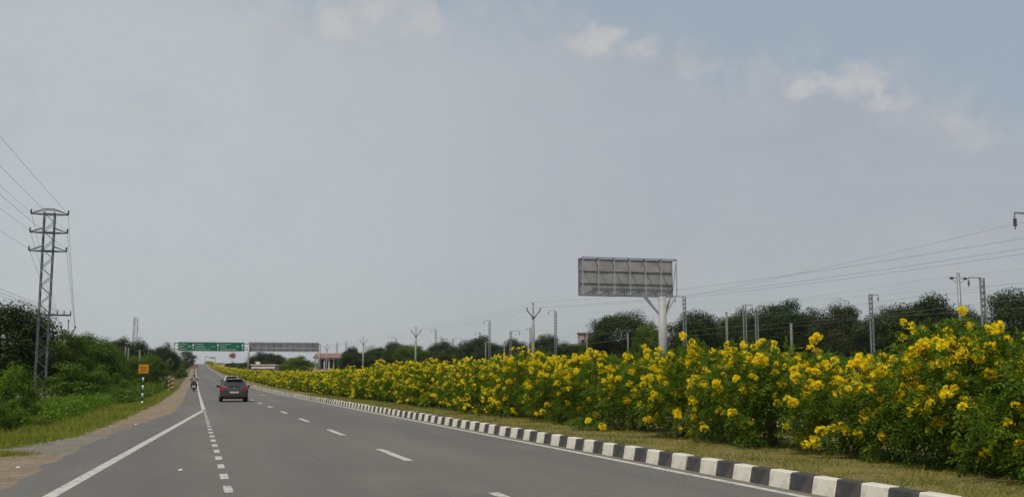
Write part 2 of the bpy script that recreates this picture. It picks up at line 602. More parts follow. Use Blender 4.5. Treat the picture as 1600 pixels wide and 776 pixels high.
def strip(name, xl, xr, y0, y1, off, mat, kind=None, parent=None, jit=0.0, extra=()):
    """a sheet between two lines x = xl(y) and x = xr(y) lying on the road profile"""
    ys = sorted(set([y0, y1] + [float(y) for y in YS if y0 < y < y1] + [e for e in extra if y0 < e < y1]))
    if jit:
        fine = np.arange(y0, min(y1, 130), 0.5)
        ys = sorted(set([round(y, 3) for y in ys] + [round(float(y), 3) for y in fine]))
    fl = xl if callable(xl) else (lambda y: xl)
    fr = xr if callable(xr) else (lambda y: xr)
    v, f = [], []
    for i, y in enumerate(ys):
        j1, j2 = ((random.uniform(-jit, jit), random.uniform(-jit, jit)) if jit else (0, 0))
        z = float(zr(y)) + off
        v += [(fl(y) + j1, y, z), (fr(y) + j2, y, z)]
    for i in range(len(ys) - 1):
        f.append((2 * i, 2 * i + 1, 2 * i + 3, 2 * i + 2))
    me = bpy.data.meshes.new(name)
    me.from_pydata(v, [], f)
    me.materials.append(M[mat])
    me.update()
    o = link_mesh(name, me, parent)
    if kind:
        o['kind'] = kind
    return o


def poly_sheet(name, pts, off, mat, parent=None, kind=None, jit=0.05, step=0.35):
    """flat outline with an uneven edge, triangulated"""
    out = []
    for i, p in enumerate(pts):
        q = pts[(i + 1) % len(pts)]
        n = max(1, int(math.dist(p, q) / step))
        for k in range(n):
            t = k / n
            out.append((p[0] + (q[0] - p[0]) * t + random.uniform(-jit, jit), p[1] + (q[1] - p[1]) * t + random.uniform(-jit, jit)))
    v = [(x, y, float(zr(y)) + off) for x, y in out]
    me = bpy.data.meshes.new(name)
    me.from_pydata(v, [], [tuple(range(len(v)))])
    me.materials.append(M[mat])
    me.update()
    if me.polygons[0].normal.z < 0:
        me.flip_normals()
    o = link_mesh(name, me, parent)
    if kind:
        o['kind'] = kind
    return o


# ------------------------------------------------------------------ ground and roads
gx = np.array([-4000, -2000, -900, -400, -200, -120, -80, -60, -45, -35, -28, -22, -18, -14, -12.5, -11, -9.5, -8, -6.5, -4, -2, 0, 4, 8, 15, 22, 26,
               27.5, 29, 30.5, 32, 33.5, 35, 37, 42, 50, 60, 75, 90, 120, 160, 220, 400, 900, 2000, 4000.0])
GX, GY = np.meshgrid(gx, YS, indexing='xy')
GZ = gz(GX, GY)
und = (np.sin(GX * 0.21 + GY * 0.13) + np.sin(GX * 0.09 - GY * 0.17)) * 0.12
GZ = GZ + und * (sstep(-GX, 8, 16) + sstep(GX, 36, 50))
nx, ny = len(gx), len(YS)
gv = np.stack([GX, GY, GZ], -1).reshape(-1, 3)
gf = [(j * nx + i, j * nx + i + 1, (j + 1) * nx + i + 1, (j + 1) * nx + i) for j in range(ny - 1) for i in range(nx - 1)]
me = bpy.data.meshes.new('ground')
me.from_pydata(gv.tolist(), [], gf)
me.materials.append(M['ground'])
me.polygons.foreach_set('use_smooth', [True] * len(me.polygons))
me.update()
tag(link_mesh('ground', me), kind='structure')


def lin(pts):
    xs = [p[0] for p in pts]
    ys = [p[1] for p in pts]
    return lambda y: float(np.interp(y, xs, ys))


edge_l = lin([(-80, -2.6), (8, -2.6), (12, -2.48), (17, -2.32), (24, -2.2), (33, -1.75), (46, -0.75), (60, -0.62), (1500, -0.62)])
grass_l = lin([(-80, -6), (20, -5.2), (24, -3.4), (28, -2.75), (33, -2.6), (40, -2.4), (60, -2.05), (110, -2.0), (170, -1.9), (260, -1.9), (1400, -2.0)])
K0 = 7.47
strip('dirt_shoulder', grass_l, -0.4, 24.0, 1300, 0.004, 'dirt', 'structure', jit=0.16)
road = strip('road', lambda y: edge_l(y) + 0.10 * math.sin(y * 1.9) * math.sin(y * 0.71 + 1), K0 + 0.12, -80, 1300, 0.010, 'asphalt', 'structure', jit=0.05)
strip('opposite_road', 14.45, 22.1, -80, 1300, 0.010, 'asphalt', 'structure')
strip('far_shoulder', 22.0, 25.4, -80, 1300, 0.004, 'dirt', 'structure', jit=0.2)


def gp(px, py):
    p = on_z(px, py, 0.0)
    return (p.x, p.y)


trk = [gp(-120, 712), gp(0, 698), gp(60, 690), gp(130, 680), gp(165, 671), gp(215, 660), gp(120, 712), gp(92, 717), gp(50, 711), gp(0, 713), gp(-120, 730)]
poly_sheet('gravel_track', trk, 0.0065, 'track', kind='structure', jit=0.06)
drt = [gp(-160, 727), gp(0, 711), gp(45, 708.5), gp(92, 714), gp(100, 722), gp(52, 748), gp(-20, 780), gp(-160, 800)]
poly_sheet('dirt_patch', drt, 0.0055 + 0.003, 'dirt', kind='structure', jit=0.06)

# painted markings, every dash a sheet of its own
left_line = lin([(-20, -3.70), (9, -1.97), (13, -1.70), (48.4, 0.42), (49.4, 0.45), (1300, 0.45)])
strip('edge_line', lambda y: left_line(y) - 0.085, lambda y: left_line(y) + 0.085, 6, 1250, 0.014, 'line', parent=road, extra=(9, 13, 48.4, 49.4))
strip('edge_line', 7.10, 7.25, -20, 1250, 0.014, 'line', parent=road)


def dash(name, x, y0, L, w, n=1):
    ys = [y0 + L * k / 4 for k in range(5)]
    v, f = [], []
    for y in ys:
        z = float(zr(y)) + 0.014
        v += [(x - w / 2 + random.uniform(-.008, .008), y, z), (x + w / 2 + random.uniform(-.008, .008), y, z)]
    for i in range(4):
        f.append((2 * i, 2 * i + 1, 2 * i + 3, 2 * i + 2))
    b = MB().add(v, f)
    return b.build(name, 'line', road)


for k in range(-3, 75):
    dash('lane_dash', 3.66, 18.1 + 8.4 * k, 3.1, 0.15)
for k in range(-3, 20):
    dash('dotted_mark', 0.47, 13.78 + 1.83 * k, 0.86, 0.112)
dash('worn_mark', 5.62, 88.0, 5.0, 0.15)
for k in range(0, 40):
    dash('opposite_dash', 18.2, 20 + 8.4 * k, 3.1, 0.15)

# ------------------------------------------------------------------ median and kerb
med = strip('median', K0 + 0.16, 14.2, -60, 1300, 0.19, 'median', 'structure')
# kerb: 300 stones one by one, the rest as one run
kerb = bpy.data.objects.new('kerb', None)
COL.objects.link(kerb)
kerb['kind'] = 'structure'


def kerb_mesh(seed, mat):
    r = random.Random(seed)
    bt, tp, h, L = 0.0, 0.035, 0.225, 0.494
    c = 0.018
    prof = [(0, -0.05), (bt, 0.0), (tp, h - c), (tp + c, h), (0.185, h), (0.185, -0.05)]
    v, f = [], []
    ends = (-L / 2, -L / 2 + 0.012, L / 2 - 0.012, L / 2)
    for i, y in enumerate(ends):
        ins = 0.006 if i in (0, 3) else 0.0
        for (x, z) in prof:
            v.append((x + (ins if x < 0.1 else 0) + r.uniform(-.0025, .0025), y, z - (ins if z > 0.1 else 0) + r.uniform(-.0025, .0025)))
    n = len(prof)
    for i in range(3):
        for k in range(n - 1):
            a = i * n + k
            f.append((a, a + n, a + n + 1, a + 1))
    f.append(tuple(range(n)))
    f.append(tuple(reversed(range(3 * n, 4 * n))))
    me = bpy.data.meshes.new('kerb_stone')
    me.from_pydata(v, [], f)
    me.materials.append(M[mat])
    me.update()
    return me


kw = [kerb_mesh(i, 'kerb_white') for i in range(5)]
kb = [kerb_mesh(i + 9, 'kerb_black') for i in range(5)]
for k in range(300):
    y = 11.31 - 3.0 + 0.5 * k
    o = link_mesh('kerb_stone', (kw if k % 2 == 0 else kb)[random.randrange(5)], kerb)
    o.location = (K0 + random.uniform(-.011, .011), y, float(zr(y)) + 0.006 + random.uniform(-.010, .010))
    o.rotation_euler = (math.atan2(float(zr(y + 1) - zr(y - 1)), 2), random.uniform(-.025, .025), random.uniform(-.018, .018))
for mat, ph in (('kerb_white', 0), ('kerb_black', 1)):
    b = MB()
    y = 11.31 - 3.0 + 0.5 * (300 + ph)
    while y < 1000:
        b.box((K0 + 0.10, y, float(zr(y)) + 0.09), (0.17, 0.49, 0.28))
        y += 1.0
    o = b.build('kerb_run', mat, kerb)
    o['kind'] = 'stuff'
b = MB()
for y0, y1 in zip(YS[:-1], YS[1:]):
    if y0 < -60 or y1 > 1000:
        continue
    for y in np.arange(y0, y1, 5.0):
        b.box((14.33, y + 2.5, float(zr(y + 2.5)) + 0.09), (0.2, 4.99, 0.28), Matrix.Rotation(math.atan2(float(zr(y + 5) - zr(y)), 5), 3, 'X'))
o = b.build('opposite_kerb', 'kerb_white')
o['kind'] = 'structure'


# ------------------------------------------------------------------ grass
def blades(name, X, Y, Z, H, W, mat, lean=0.45, tone=None):
    n = len(X)
    a = RNG.uniform(0, 2 * np.pi, n)
    la = RNG.uniform(0, 2 * np.pi, n)
    le = np.abs(RNG.normal(0, lean, n)) * H
    S = np.stack([np.cos(a), np.sin(a), np.zeros(n)], -1) * (W / 2)[:, None]
    P = np.stack([X, Y, Z - 0.01], -1)
    T = P + np.stack([np.cos(la) * le, np.sin(la) * le, H], -1)
    V = np.stack([P - S, P + S, T], 1).reshape(-1, 3)
    if tone is None:
        tone = np.clip(RNG.normal(0.5, 0.25, n), 0, 1)
    return np_mesh(name, V, 3, tone, mat)


def patch(X, Y, s):
    return (np.sin(X * s * 1.7 + np.sin(Y * s * 0.9) * 2) + np.sin(Y * s * 1.3 + np.sin(X * s * 1.1) * 2.2)) * 0.25 + 0.5


# median turf
n = 90000
Y = 7.5 + (RNG.uniform(0, 1, n) ** 1.7) * 75
X = RNG.uniform(K0 + 0.17, 10.6, n)
dens = np.clip(0.25 + patch(X, Y, 1.9) * 0.9, 0, 1)
k = RNG.uniform(0, 1, n) < dens
X, Y = X[k], Y[k]
H = RNG.uniform(0.015, 0.06, len(X)) * (0.6 + 0.9 * patch(X, Y, 2.3))
H *= np.where(RNG.uniform(0, 1, len(X)) < 0.05, 2.2, 1)
tone = np.clip(0.42 + 0.95 * (patch(X, Y, 1.3) - 0.5) + 0.5 * (patch(Y, X, 3.1) - 0.5) + RNG.normal(0, 0.18, len(X)), 0, 1)
me = blades('median_grass', X, Y, zr(Y) + 0.19, H, RNG.uniform(0.006, 0.016, len(X)) * (1 + Y / 40), 'grass_dry', 0.9, tone)
tag(link_mesh('median_grass', me), 'short dry grass on the median strip behind the kerb', 'grass', kind='stuff')

# left verge grass
n = 150000
Y = 19 + (RNG.uniform(0, 1, n) ** 1.6) * 130
gl = np.interp(Y, [20, 24, 28, 33, 40, 60, 110, 170], [-5.2, -3.4, -2.75, -2.6, -2.4, -2.05, -2.0, -1.9])
X = gl + 0.25 - RNG.gamma(1.6, 1.5, n)
edge = np.clip((gl + 0.25 - X) / 0.5, 0, 1)
k = (RNG.uniform(0, 1, n) < (0.15 + 0.85 * edge) * np.clip(0.35 + patch(X, Y, 0.9), 0, 1)) & (X > -9)
X, Y, edge = X[k], Y[k], edge[k]
H = RNG.uniform(0.05, 0.16, len(X)) * (0.5 + patch(X, Y, 0.8)) * (0.45 + 0.55 * edge) * (1 + 0.9 * sstep(-X, 3.5, 6))
tone = np.clip(RNG.normal(0.35, 0.2, len(X)) + 0.35 * patch(X, Y, 0.6), 0, 1)
me = blades('verge_grass', X, Y, gz(X, Y), H, RNG.uniform(0.012, 0.03, len(X)) * (0.7 + Y / 50), 'grass', 0.6, tone)
tag(link_mesh('verge_grass', me), 'low green grass on the left verge between dirt shoulder and bushes', 'grass', kind='stuff')
# little tuft left of the track
c0 = gp(2, 711)
n = 5000
X = c0[0] + RNG.normal(-0.25, 0.35, n)
Y = c0[1] + RNG.normal(0, 0.28, n)
me = blades('grass_tuft', X, Y, gz(X, Y), RNG.uniform(0.03, 0.11, n), RNG.uniform(0.01, 0.02, n), 'grass', 0.7)
tag(link_mesh('grass_tuft', me), 'small grass tuft between gravel track and dirt patch', 'grass', kind='stuff')

# leafy weeds along the bushes
def weeds(name, X, Y, H, mat, label, leaf=0.09, per=14):
    n = len(X)
    Z = gz(X, Y)
    P0 = np.repeat(np.stack([X, Y, Z], -1), per, 0)
    Hh = np.repeat(H, per)
    u = RNG.uniform(0.12, 1, n * per)
    P = P0 + np.stack([RNG.normal(0, 0.13, n * per), RNG.normal(0, 0.13, n * per), u * Hh], -1)
    d = unit(np.stack([RNG.normal(0, 1, n * per), RNG.normal(0, 1, n * per), RNG.normal(0.35, 0.5, n * per)], -1))
    nn = unit(RNG.normal(0, 0.5, (n * per, 3)) + np.array([0, 0, 1]))
    L = RNG.uniform(0.6, 1.3, n * per) * leaf
    V = leaf_quads(P, d, nn, L, L * 0.5)
    tone = np.clip(RNG.normal(0.45, 0.22, n * per) + (u - 0.5) * 0.2, 0, 1)
    me = np_mesh(name, V, 4, tone, mat)
    return tag(link_mesh(name, me), label, 'weeds', kind='stuff')


n = 2600
Y = RNG.uniform(32, 62, n)
X = -4.4 - np.abs(RNG.normal(0, 1.0, n)) - 0.2 * RNG.normal(0, 1, n)
ax = np.arctan2(X, Y) - YAW * 0
pxw = 800 + FPX * np.tan(ax + YAW)
k = (pxw < 46) | (pxw > 80)
X, Y = X[k], Y[k]
n = len(X)
H = RNG.uniform(0.2, 0.62, n) * (0.6 + 0.7 * patch(X, Y, 0.7))
weeds('leafy_weeds', X, Y, H, 'leaf_bright', 'bright green leafy weeds in front of the lattice pylon', 0.12, 16)
n = 2600
Y = RNG.uniform(60, 150, n)
X = -3.2 - np.abs(RNG.normal(0, 1.3, n))
H = RNG.uniform(0.2, 0.9, n) * (0.6 + 0.7 * patch(X, Y, 0.5))
weeds('roadside_weeds', X, Y, H, 'leaf_mid', 'green weeds on the verge beyond the orange sign', 0.16, 12)
n = 1500
Y = RNG.uniform(20, 34, n)
X = -5.4 - np.abs(RNG.normal(0, 1.1, n)) - (30 - Y) * 0.03
H = RNG.uniform(0.15, 0.6, n)
weeds('verge_weeds', X, Y, H, 'leaf_mid', 'low dark weeds at the left edge behind the grass verge', 0.10, 14)
n = 7000
X = RNG.uniform(27, 64, n)
Y = 18 + RNG.uniform(0, 1, n) ** 1.3 * 150
H = RNG.uniform(0.25, 0.85, n) * (0.55 + 0.8 * patch(X, Y, 0.3))
weeds('embankment_weeds', X, Y, H, 'leaf_bright', 'tall green grass and weeds on the railway embankment behind the hedge', 0.26, 12)


# ------------------------------------------------------------------ trees
def sphere_pts(n):
    return unit(RNG.normal(0, 1, (n, 3)))


def tree_mesh(H, Rx, base=0.25, clumps=34, per=170, leaf=0.20, mat='leaf_dark', cr=0.30, flat=1.0, limbs=8, airy=0.0):
    """trunk with limbs, and a crown of leaf clumps; returns two meshes"""
    zc = H * (base + 1) / 2
    rz = H * (1 - base) / 2
    C = []
    while len(C) < clumps:
        p = sphere_pts(1)[0] * RNG.uniform(0.35, 1.0) ** 0.5
        if p[2] < -0.75:
            continue
        w = 1.0 - 0.25 * max(0, p[2]) - 0.1 * abs(p[2])
        C.append((p[0] * Rx * w * 0.82, p[1] * Rx * w * 0.82, zc + p[2] * rz * 0.84 * flat))
    C = np.array(C)
    C += RNG.normal(0, 0.06, C.shape) * Rx
    rad = RNG.uniform(0.65, 1.35, clumps) * cr * (Rx + rz) / 2
    idx = np.repeat(np.arange(clumps), per)
    n = len(idx)
    dirs = sphere_pts(n)
    rr = RNG.uniform(0, 1, n) ** (0.45)
    P = C[idx] + dirs * (rad[idx] * rr)[:, None] * np.array([1.15, 1.15, 0.85])
    k = P[:, 2] > 0.12
    P, dirs, idx = P[k], dirs[k], idx[k]
    zs = np.percentile(P[:, 2], 99.7) / H
    rs_ = np.percentile(np.hypot(P[:, 0], P[:, 1]), 97) / Rx
    P = P / np.array([rs_, rs_, zs])
    C = C / np.array([rs_, rs_, zs])
    n = len(P)
    nn = unit(dirs * 1.0 + RNG.normal(0, 0.42, (n, 3)) + np.array([0, 0, 0.35]))
    d = RNG.normal(0, 1, (n, 3)) + np.array([0, 0, -0.3])
    d = unit(d - nn * (d * nn).sum(1, keepdims=True) * 0.85)
    L = RNG.uniform(0.6, 1.4, n) * leaf
    V = leaf_quads(P, d, nn, L, L * 0.55)
    ct = RNG.uniform(-0.33, 0.33, clumps)
    tone = np.clip(RNG.normal(0.45, 0.14, n) + ct[idx], 0, 1)
    crown = np_mesh('crown', V, 4, tone, mat)
    b = MB()
    r0 = 0.030 * H + 0.03
    top = Vector((RNG.normal(0, .05) * H, RNG.normal(0, .05) * H, H * (base + 0.35 * (1 - base))))
    m1 = Vector((RNG.normal(0, .03) * H, RNG.normal(0, .03) * H, top.z * 0.5))
    b.tube([(0, 0, -0.3), m1 * 0.5, m1, top], [r0 * 1.2, r0, r0 * 0.8, r0 * 0.55], 7)
    for i in RNG.choice(clumps, min(limbs, clumps), replace=False):
        e = Vector(C[i])
        s = m1.lerp(top, random.uniform(0.1, 1.0))
        mid = s.lerp(e, 0.5) + Vector((0, 0, 0.06 * H))
        b.tube([s, mid, e], [r0 * 0.42, r0 * 0.28, r0 * 0.1], 5)
    tm = bpy.data.meshes.new('trunk')
    tm.from_pydata(b.v, [], b.f)
    tm.materials.append(M['bark'])
    tm.update()
    return tm, crown


PROTO = {}


def proto(key, *a, **k):
    if key not in PROTO:
        PROTO[key] = (tree_mesh(*a, **k), a[0], a[1])
    return PROTO[key]


def put_tree(key, x, y, H, W, label, cat='tree', name='broadleaf_tree', group=None, rz=None, z=None):
    (tm, cm), h0, r0 = PROTO[key]
    t = thing(name, label, cat, (x, y, g1(x, y) - 0.05 if z is None else z), random.uniform(0, 6.28) if rz is None else rz, group)
    t.scale = (W / 2 / r0, W / 2 / r0, H / h0)
    link_mesh('trunk' if cat == 'tree' else 'stem', tm, t)
    link_mesh('crown' if cat == 'tree' else 'foliage', cm, t)
    return t


def tree_px(key, px, top, wpx, Z, label, **k):
    p = at_depth(px, top, Z)
    W = wpx / FPX * Z
    H = p.z - g1(p.x, p.y)
    return put_tree(key, p.x, p.y, max(H, 1.0), W, label, **k)


for i in range(4):
    proto('dark%d' % i, 9, 5.0, 0.10, 60, 420, 0.23, 'leaf_dark', 0.27, 1.0)
for i in range(2):
    proto('dome%d' % i, 9, 6.0, 0.14, 80, 400, 0.22, 'leaf_dark', 0.24, 0.8)
for i in range(3):
    proto('mid%d' % i, 7, 3.6, 0.03, 60, 330, 0.19, 'leaf_mid', 0.27)
for i in range(2):
    proto('olive%d' % i, 8, 4.2, 0.10, 54, 260, 0.20, 'leaf_olive', 0.25)
for i in range(3):
    proto('bush%d' % i, 2.6, 1.9, 0.0, 40, 190, 0.12, 'leaf_mid', 0.22, limbs=5)
for i in range(2):
    proto('bright%d' % i, 2.6, 1.9, 0.0, 38, 170, 0.13, 'leaf_bright', 0.21, limbs=5)
proto('tall_near', 8, 3.4, 0.0, 70, 460, 0.19, 'leaf_dark', 0.22)

# left side, near to far
LT = [
    ('bright0', 2, 566, 108, 31, 'bright green leafy bush at the left edge in front of dark tree', 'bush', 'wild_bush'),
    ('bush0', 0, 634, 70, 27, 'low dark green bush at the left edge below the bright bush', 'bush', 'wild_bush'),
    ('bush1', 46, 640, 44, 36, 'small low bush on the verge left of the pylon foot', 'bush', 'wild_bush'),
    ('tall_near', 14, 474, 165, 66, 'tall dark tree with knobbly top at the left edge behind pylon', 'tree', 'broadleaf_tree'),
    ('mid0', 106, 517, 90, 70, 'pointed green tree just right of the pylon with forked pole above it', 'tree', 'broadleaf_tree'),
    ('dark0', 66, 520, 80, 78, 'dark tree directly behind the lattice pylon', 'tree', 'broadleaf_tree'),
    ('bush2', 118, 566, 120, 58, 'large dark bush right of the pylon foot behind the weeds', 'bush', 'wild_bush'),
    ('bright1', 30, 600, 60, 44, 'light green bush left of the pylon foot', 'bush', 'wild_bush'),
    ('mid1', 144, 522, 100, 84, 'rounded mid green tree between pylon and dark far trees', 'tree', 'broadleaf_tree'),
    ('mid2', 172, 538, 64, 98, 'green tree left of the two pale concrete poles', 'tree', 'broadleaf_tree'),
    ('mid0', 205, 556, 56, 108, 'low spreading green tree behind the orange sign, below the concrete poles', 'tree', 'broadleaf_tree'),
    ('bush0', 166, 578, 70, 74, 'mid green bush left of the orange sign above the weeds', 'bush', 'wild_bush'),
    ('bright0', 194, 583, 54, 84, 'light green bush just left of the orange sign', 'bush', 'wild_bush'),
    ('dark1', 182, 528, 62, 140, 'dark tree left of the telecom tower behind two concrete poles', 'tree', 'broadleaf_tree'),
    ('dark2', 214, 530, 56, 150, 'dark tree in front of the telecom tower', 'tree', 'broadleaf_tree'),
    ('mid2', 236, 553, 58, 118, 'olive tinted bushy tree behind the orange sign', 'tree', 'broadleaf_tree'),
    ('dark3', 258, 536, 42, 178, 'dark tree just left of the gantry left post', 'tree', 'broadleaf_tree'),
    ('dark0', 240, 545, 40, 200, 'dark tree between telecom tower and gantry, half hidden', 'tree', 'broadleaf_tree'),
    ('bush1', 250, 578, 44, 128, 'green bush on the verge behind the striped hazard marker', 'bush', 'wild_bush'),
    ('mid0', 277, 556, 34, 225, 'green tree just right of the gantry left post', 'tree', 'broadleaf_tree'),
    ('bush2', 282, 574, 24, 215, 'low bush at the shoulder below the gantry sign', 'bush', 'wild_bush'),
    ('olive0', 292, 546, 32, 360, 'far hazy tree under the left part of the green sign', 'tree', 'broadleaf_tree'),
    ('mid1', 287, 562, 20, 400, 'far tree on the left shoulder near the red vehicles', 'tree', 'broadleaf_tree'),
]
for (key, px, top, w, Z, lab, cat, nm) in LT:
    tree_px(key, px, top, w, Z, lab, cat=cat, name=nm)
# further mass behind on the left
for i in range(12):
    px = -40 + i * 22
    tree_px('dark%d' % (i % 4), px, 540 + random.uniform(-6, 14), 60, 130 + random.uniform(0, 60), 'dark background tree in the left tree belt behind the roadside bushes',
            group='trees of the left background belt')
for i in range(9):
    px = 268 + i * 3.2
    Z = 480 + i * 45
    tree_px('olive%d' % (i % 2), px - 10 + random.uniform(-4, 2), 566 + random.uniform(-3, 3), 16, Z, 'tiny far tree on the left before the road crest',
            group='far trees by the crest')

# right side
RTREE = [
    ('dark0', 1592, 452, 130, 112, 'dark tree at the right edge beyond the railway'),
    ('dark1', 1440, 464, 150, 128, 'broad dark tree behind the double armed steel mast'),
    ('dark2', 1500, 482, 80, 140, 'dark tree behind the tall flowering shrub at right'),
    ('olive0', 1388, 478, 70, 134, 'loose crowned tree right of the lone pale mast'),
    ('olive1', 1316, 474, 100, 132, 'feathery loose tree left of the lone pale mast'),
    ('dome0', 1222, 470, 150, 140, 'very dark domed tree behind two leaning railway masts'),
    ('dark3', 1160, 484, 70, 150, 'flat topped dark tree left of the domed tree'),
    ('mid2', 1110, 503, 90, 160, 'green tree right of the billboard column'),
    ('olive0', 1072, 508, 60, 172, 'thin crowned tree just right of the billboard column'),
    ('dome1', 975, 487, 120, 158, 'big dark domed tree below the billboard'),
    ('mid0', 1012, 505, 60, 150, 'dark tree touching the billboard column on its left'),
    ('mid1', 930, 528, 50, 160, 'tree in front of the pink building'),
    ('dark2', 886, 534, 60, 230, 'low dark tree left of the pink building'),
    ('dark0', 853, 522, 54, 200, 'round dark tree right of the nearest forked pole'),
    ('dark1', 805, 529, 60, 215, 'dark tree left of the nearest forked pole'),
    ('dome0', 752, 525, 90, 225, 'broad dark tree behind the bracket masts'),
    ('dark3', 712, 538, 60, 240, 'dark tree behind the second forked pole, right of it'),
    ('dark2', 690, 532, 60, 262, 'flat crowned tree right of the second forked pole'),
    ('mid2', 640, 538, 70, 215, 'mid green tree behind the second forked pole'),
    ('dome1', 618, 534, 70, 270, 'wide hazy tree left of the second forked pole'),
    ('dark1', 585, 543, 50, 262, 'dark tree right of the third forked pole'),
    ('dark0', 549, 541, 30, 225, 'narrow dark tree at the right end of the red roofed shed'),
    ('mid0', 468, 556, 60, 238, 'light green tree below the back of the gantry board'),
    ('dark3', 410, 548, 44, 285, 'dark tree under the left end of the gantry back board'),
    ('dark1', 432, 552, 40, 268, 'dark tree behind the whitewashed roadside building'),
    ('mid1', 382, 566, 34, 330, 'green tree behind the gantry middle post'),
    ('dark2', 362, 566, 24, 520, 'small dark tree below the round red sign'),
]
for (key, px, top, w, Z, lab) in RTREE:
    tree_px(key, px, top, w, Z, lab)
for i in range(8):
    px = 1085 + i * 58
    tree_px('dark%d' % (i % 4), px, 487 + random.uniform(-6, 8), 90, 152 + random.uniform(0, 22),
            'dark background tree filling the belt behind the masts at right', group='trees filling the right background belt')
for i in range(26):
    px = 560 + i * 43
    Z = 190 + random.uniform(0, 50) - max(0, px - 900) * 0.07
    tree_px(('dark%d' % (i % 4)), px + random.uniform(-10, 10), 545 - max(0, px - 760) * 0.055 + random.uniform(-6, 8), 80, Z,
            'dark background tree in the long belt beyond the railway', group='trees of the railway background belt')
for i in range(8):
    px = 330 + i * 9
    tree_px('olive%d' % (i % 2), px + random.uniform(-3, 3), 569 - i * 0.6 + random.uniform(-2, 2), 18, 860 - i * 50, 'tiny far tree beyond the opposite road near the crest',
            group='far trees right of the crest')
# bushes along the embankment foot
for i in range(14):
    y = 30 + i * 13 + random.uniform(-3, 3)
    x = 31 + random.uniform(0, 6)
    put_tree('bush%d' % (i % 3), x, y, random.uniform(1.4, 2.4), random.uniform(3, 5), 'green bush on the slope between opposite road and railway', cat='bush',
             name='wild_bush', group='bushes on the railway slope')


# ------------------------------------------------------------------ flowering shrubs of the median
def flower_cluster_mesh(seed):
    """trumpet flowers on short stalks that meet in the middle, one connected mesh"""
    r = np.random.default_rng(seed)
    n = r.integers(16, 23)
    V, F, T = [(0, 0, -0.02)], [], []
    for i in range(n):
        d = unit(r.normal(0, 1, 3) + np.array([0, 0, 0.35]))
        c = d * r.uniform(0.03, 0.085) * np.array([1, 1, 0.9])
        a = unit(np.cross(d, r.normal(0, 1, 3)))
        b = np.cross(d, a)
        L, rad = r.uniform(0.030, 0.042), r.uniform(0.033, 0.044)
        tone = r.uniform(0.2, 1)
        k0 = len(V)
        V += [tuple(c), tuple(c * 0.9 + a * 0.004)]
        F.append((0, k0, k0 + 1))
        T.append(0.3)
        for k in range(5):
            t0 = 2 * np.pi * (k - 0.5) / 5
            tm_ = t0 + np.pi / 5
            V.append(tuple(c + (a * np.cos(t0) + b * np.sin(t0)) * rad * 0.66 + d * L * 0.85))
            V.append(tuple(c + (a * np.cos(tm_) + b * np.sin(tm_)) * rad * 1.15 + d * L))
        for k in range(5):
            F.append((k0, k0 + 2 + 2 * k, k0 + 3 + 2 * k, k0 + 2 + 2 * ((k + 1) % 5)))
            T.append(np.clip(tone + r.normal(0, 0.12), 0, 1))
    me = bpy.data.meshes.new('flower_cluster')
    me.from_pydata(V, [], F)
    at = me.attributes.new('tone', 'FLOAT', 'FACE')
    at.data.foreach_set('value', np.array(T, np.float32))
    me.materials.append(M['flower'])
    me.update()
    return me


CLUST = [flower_cluster_mesh(100 + i) for i in range(8)]


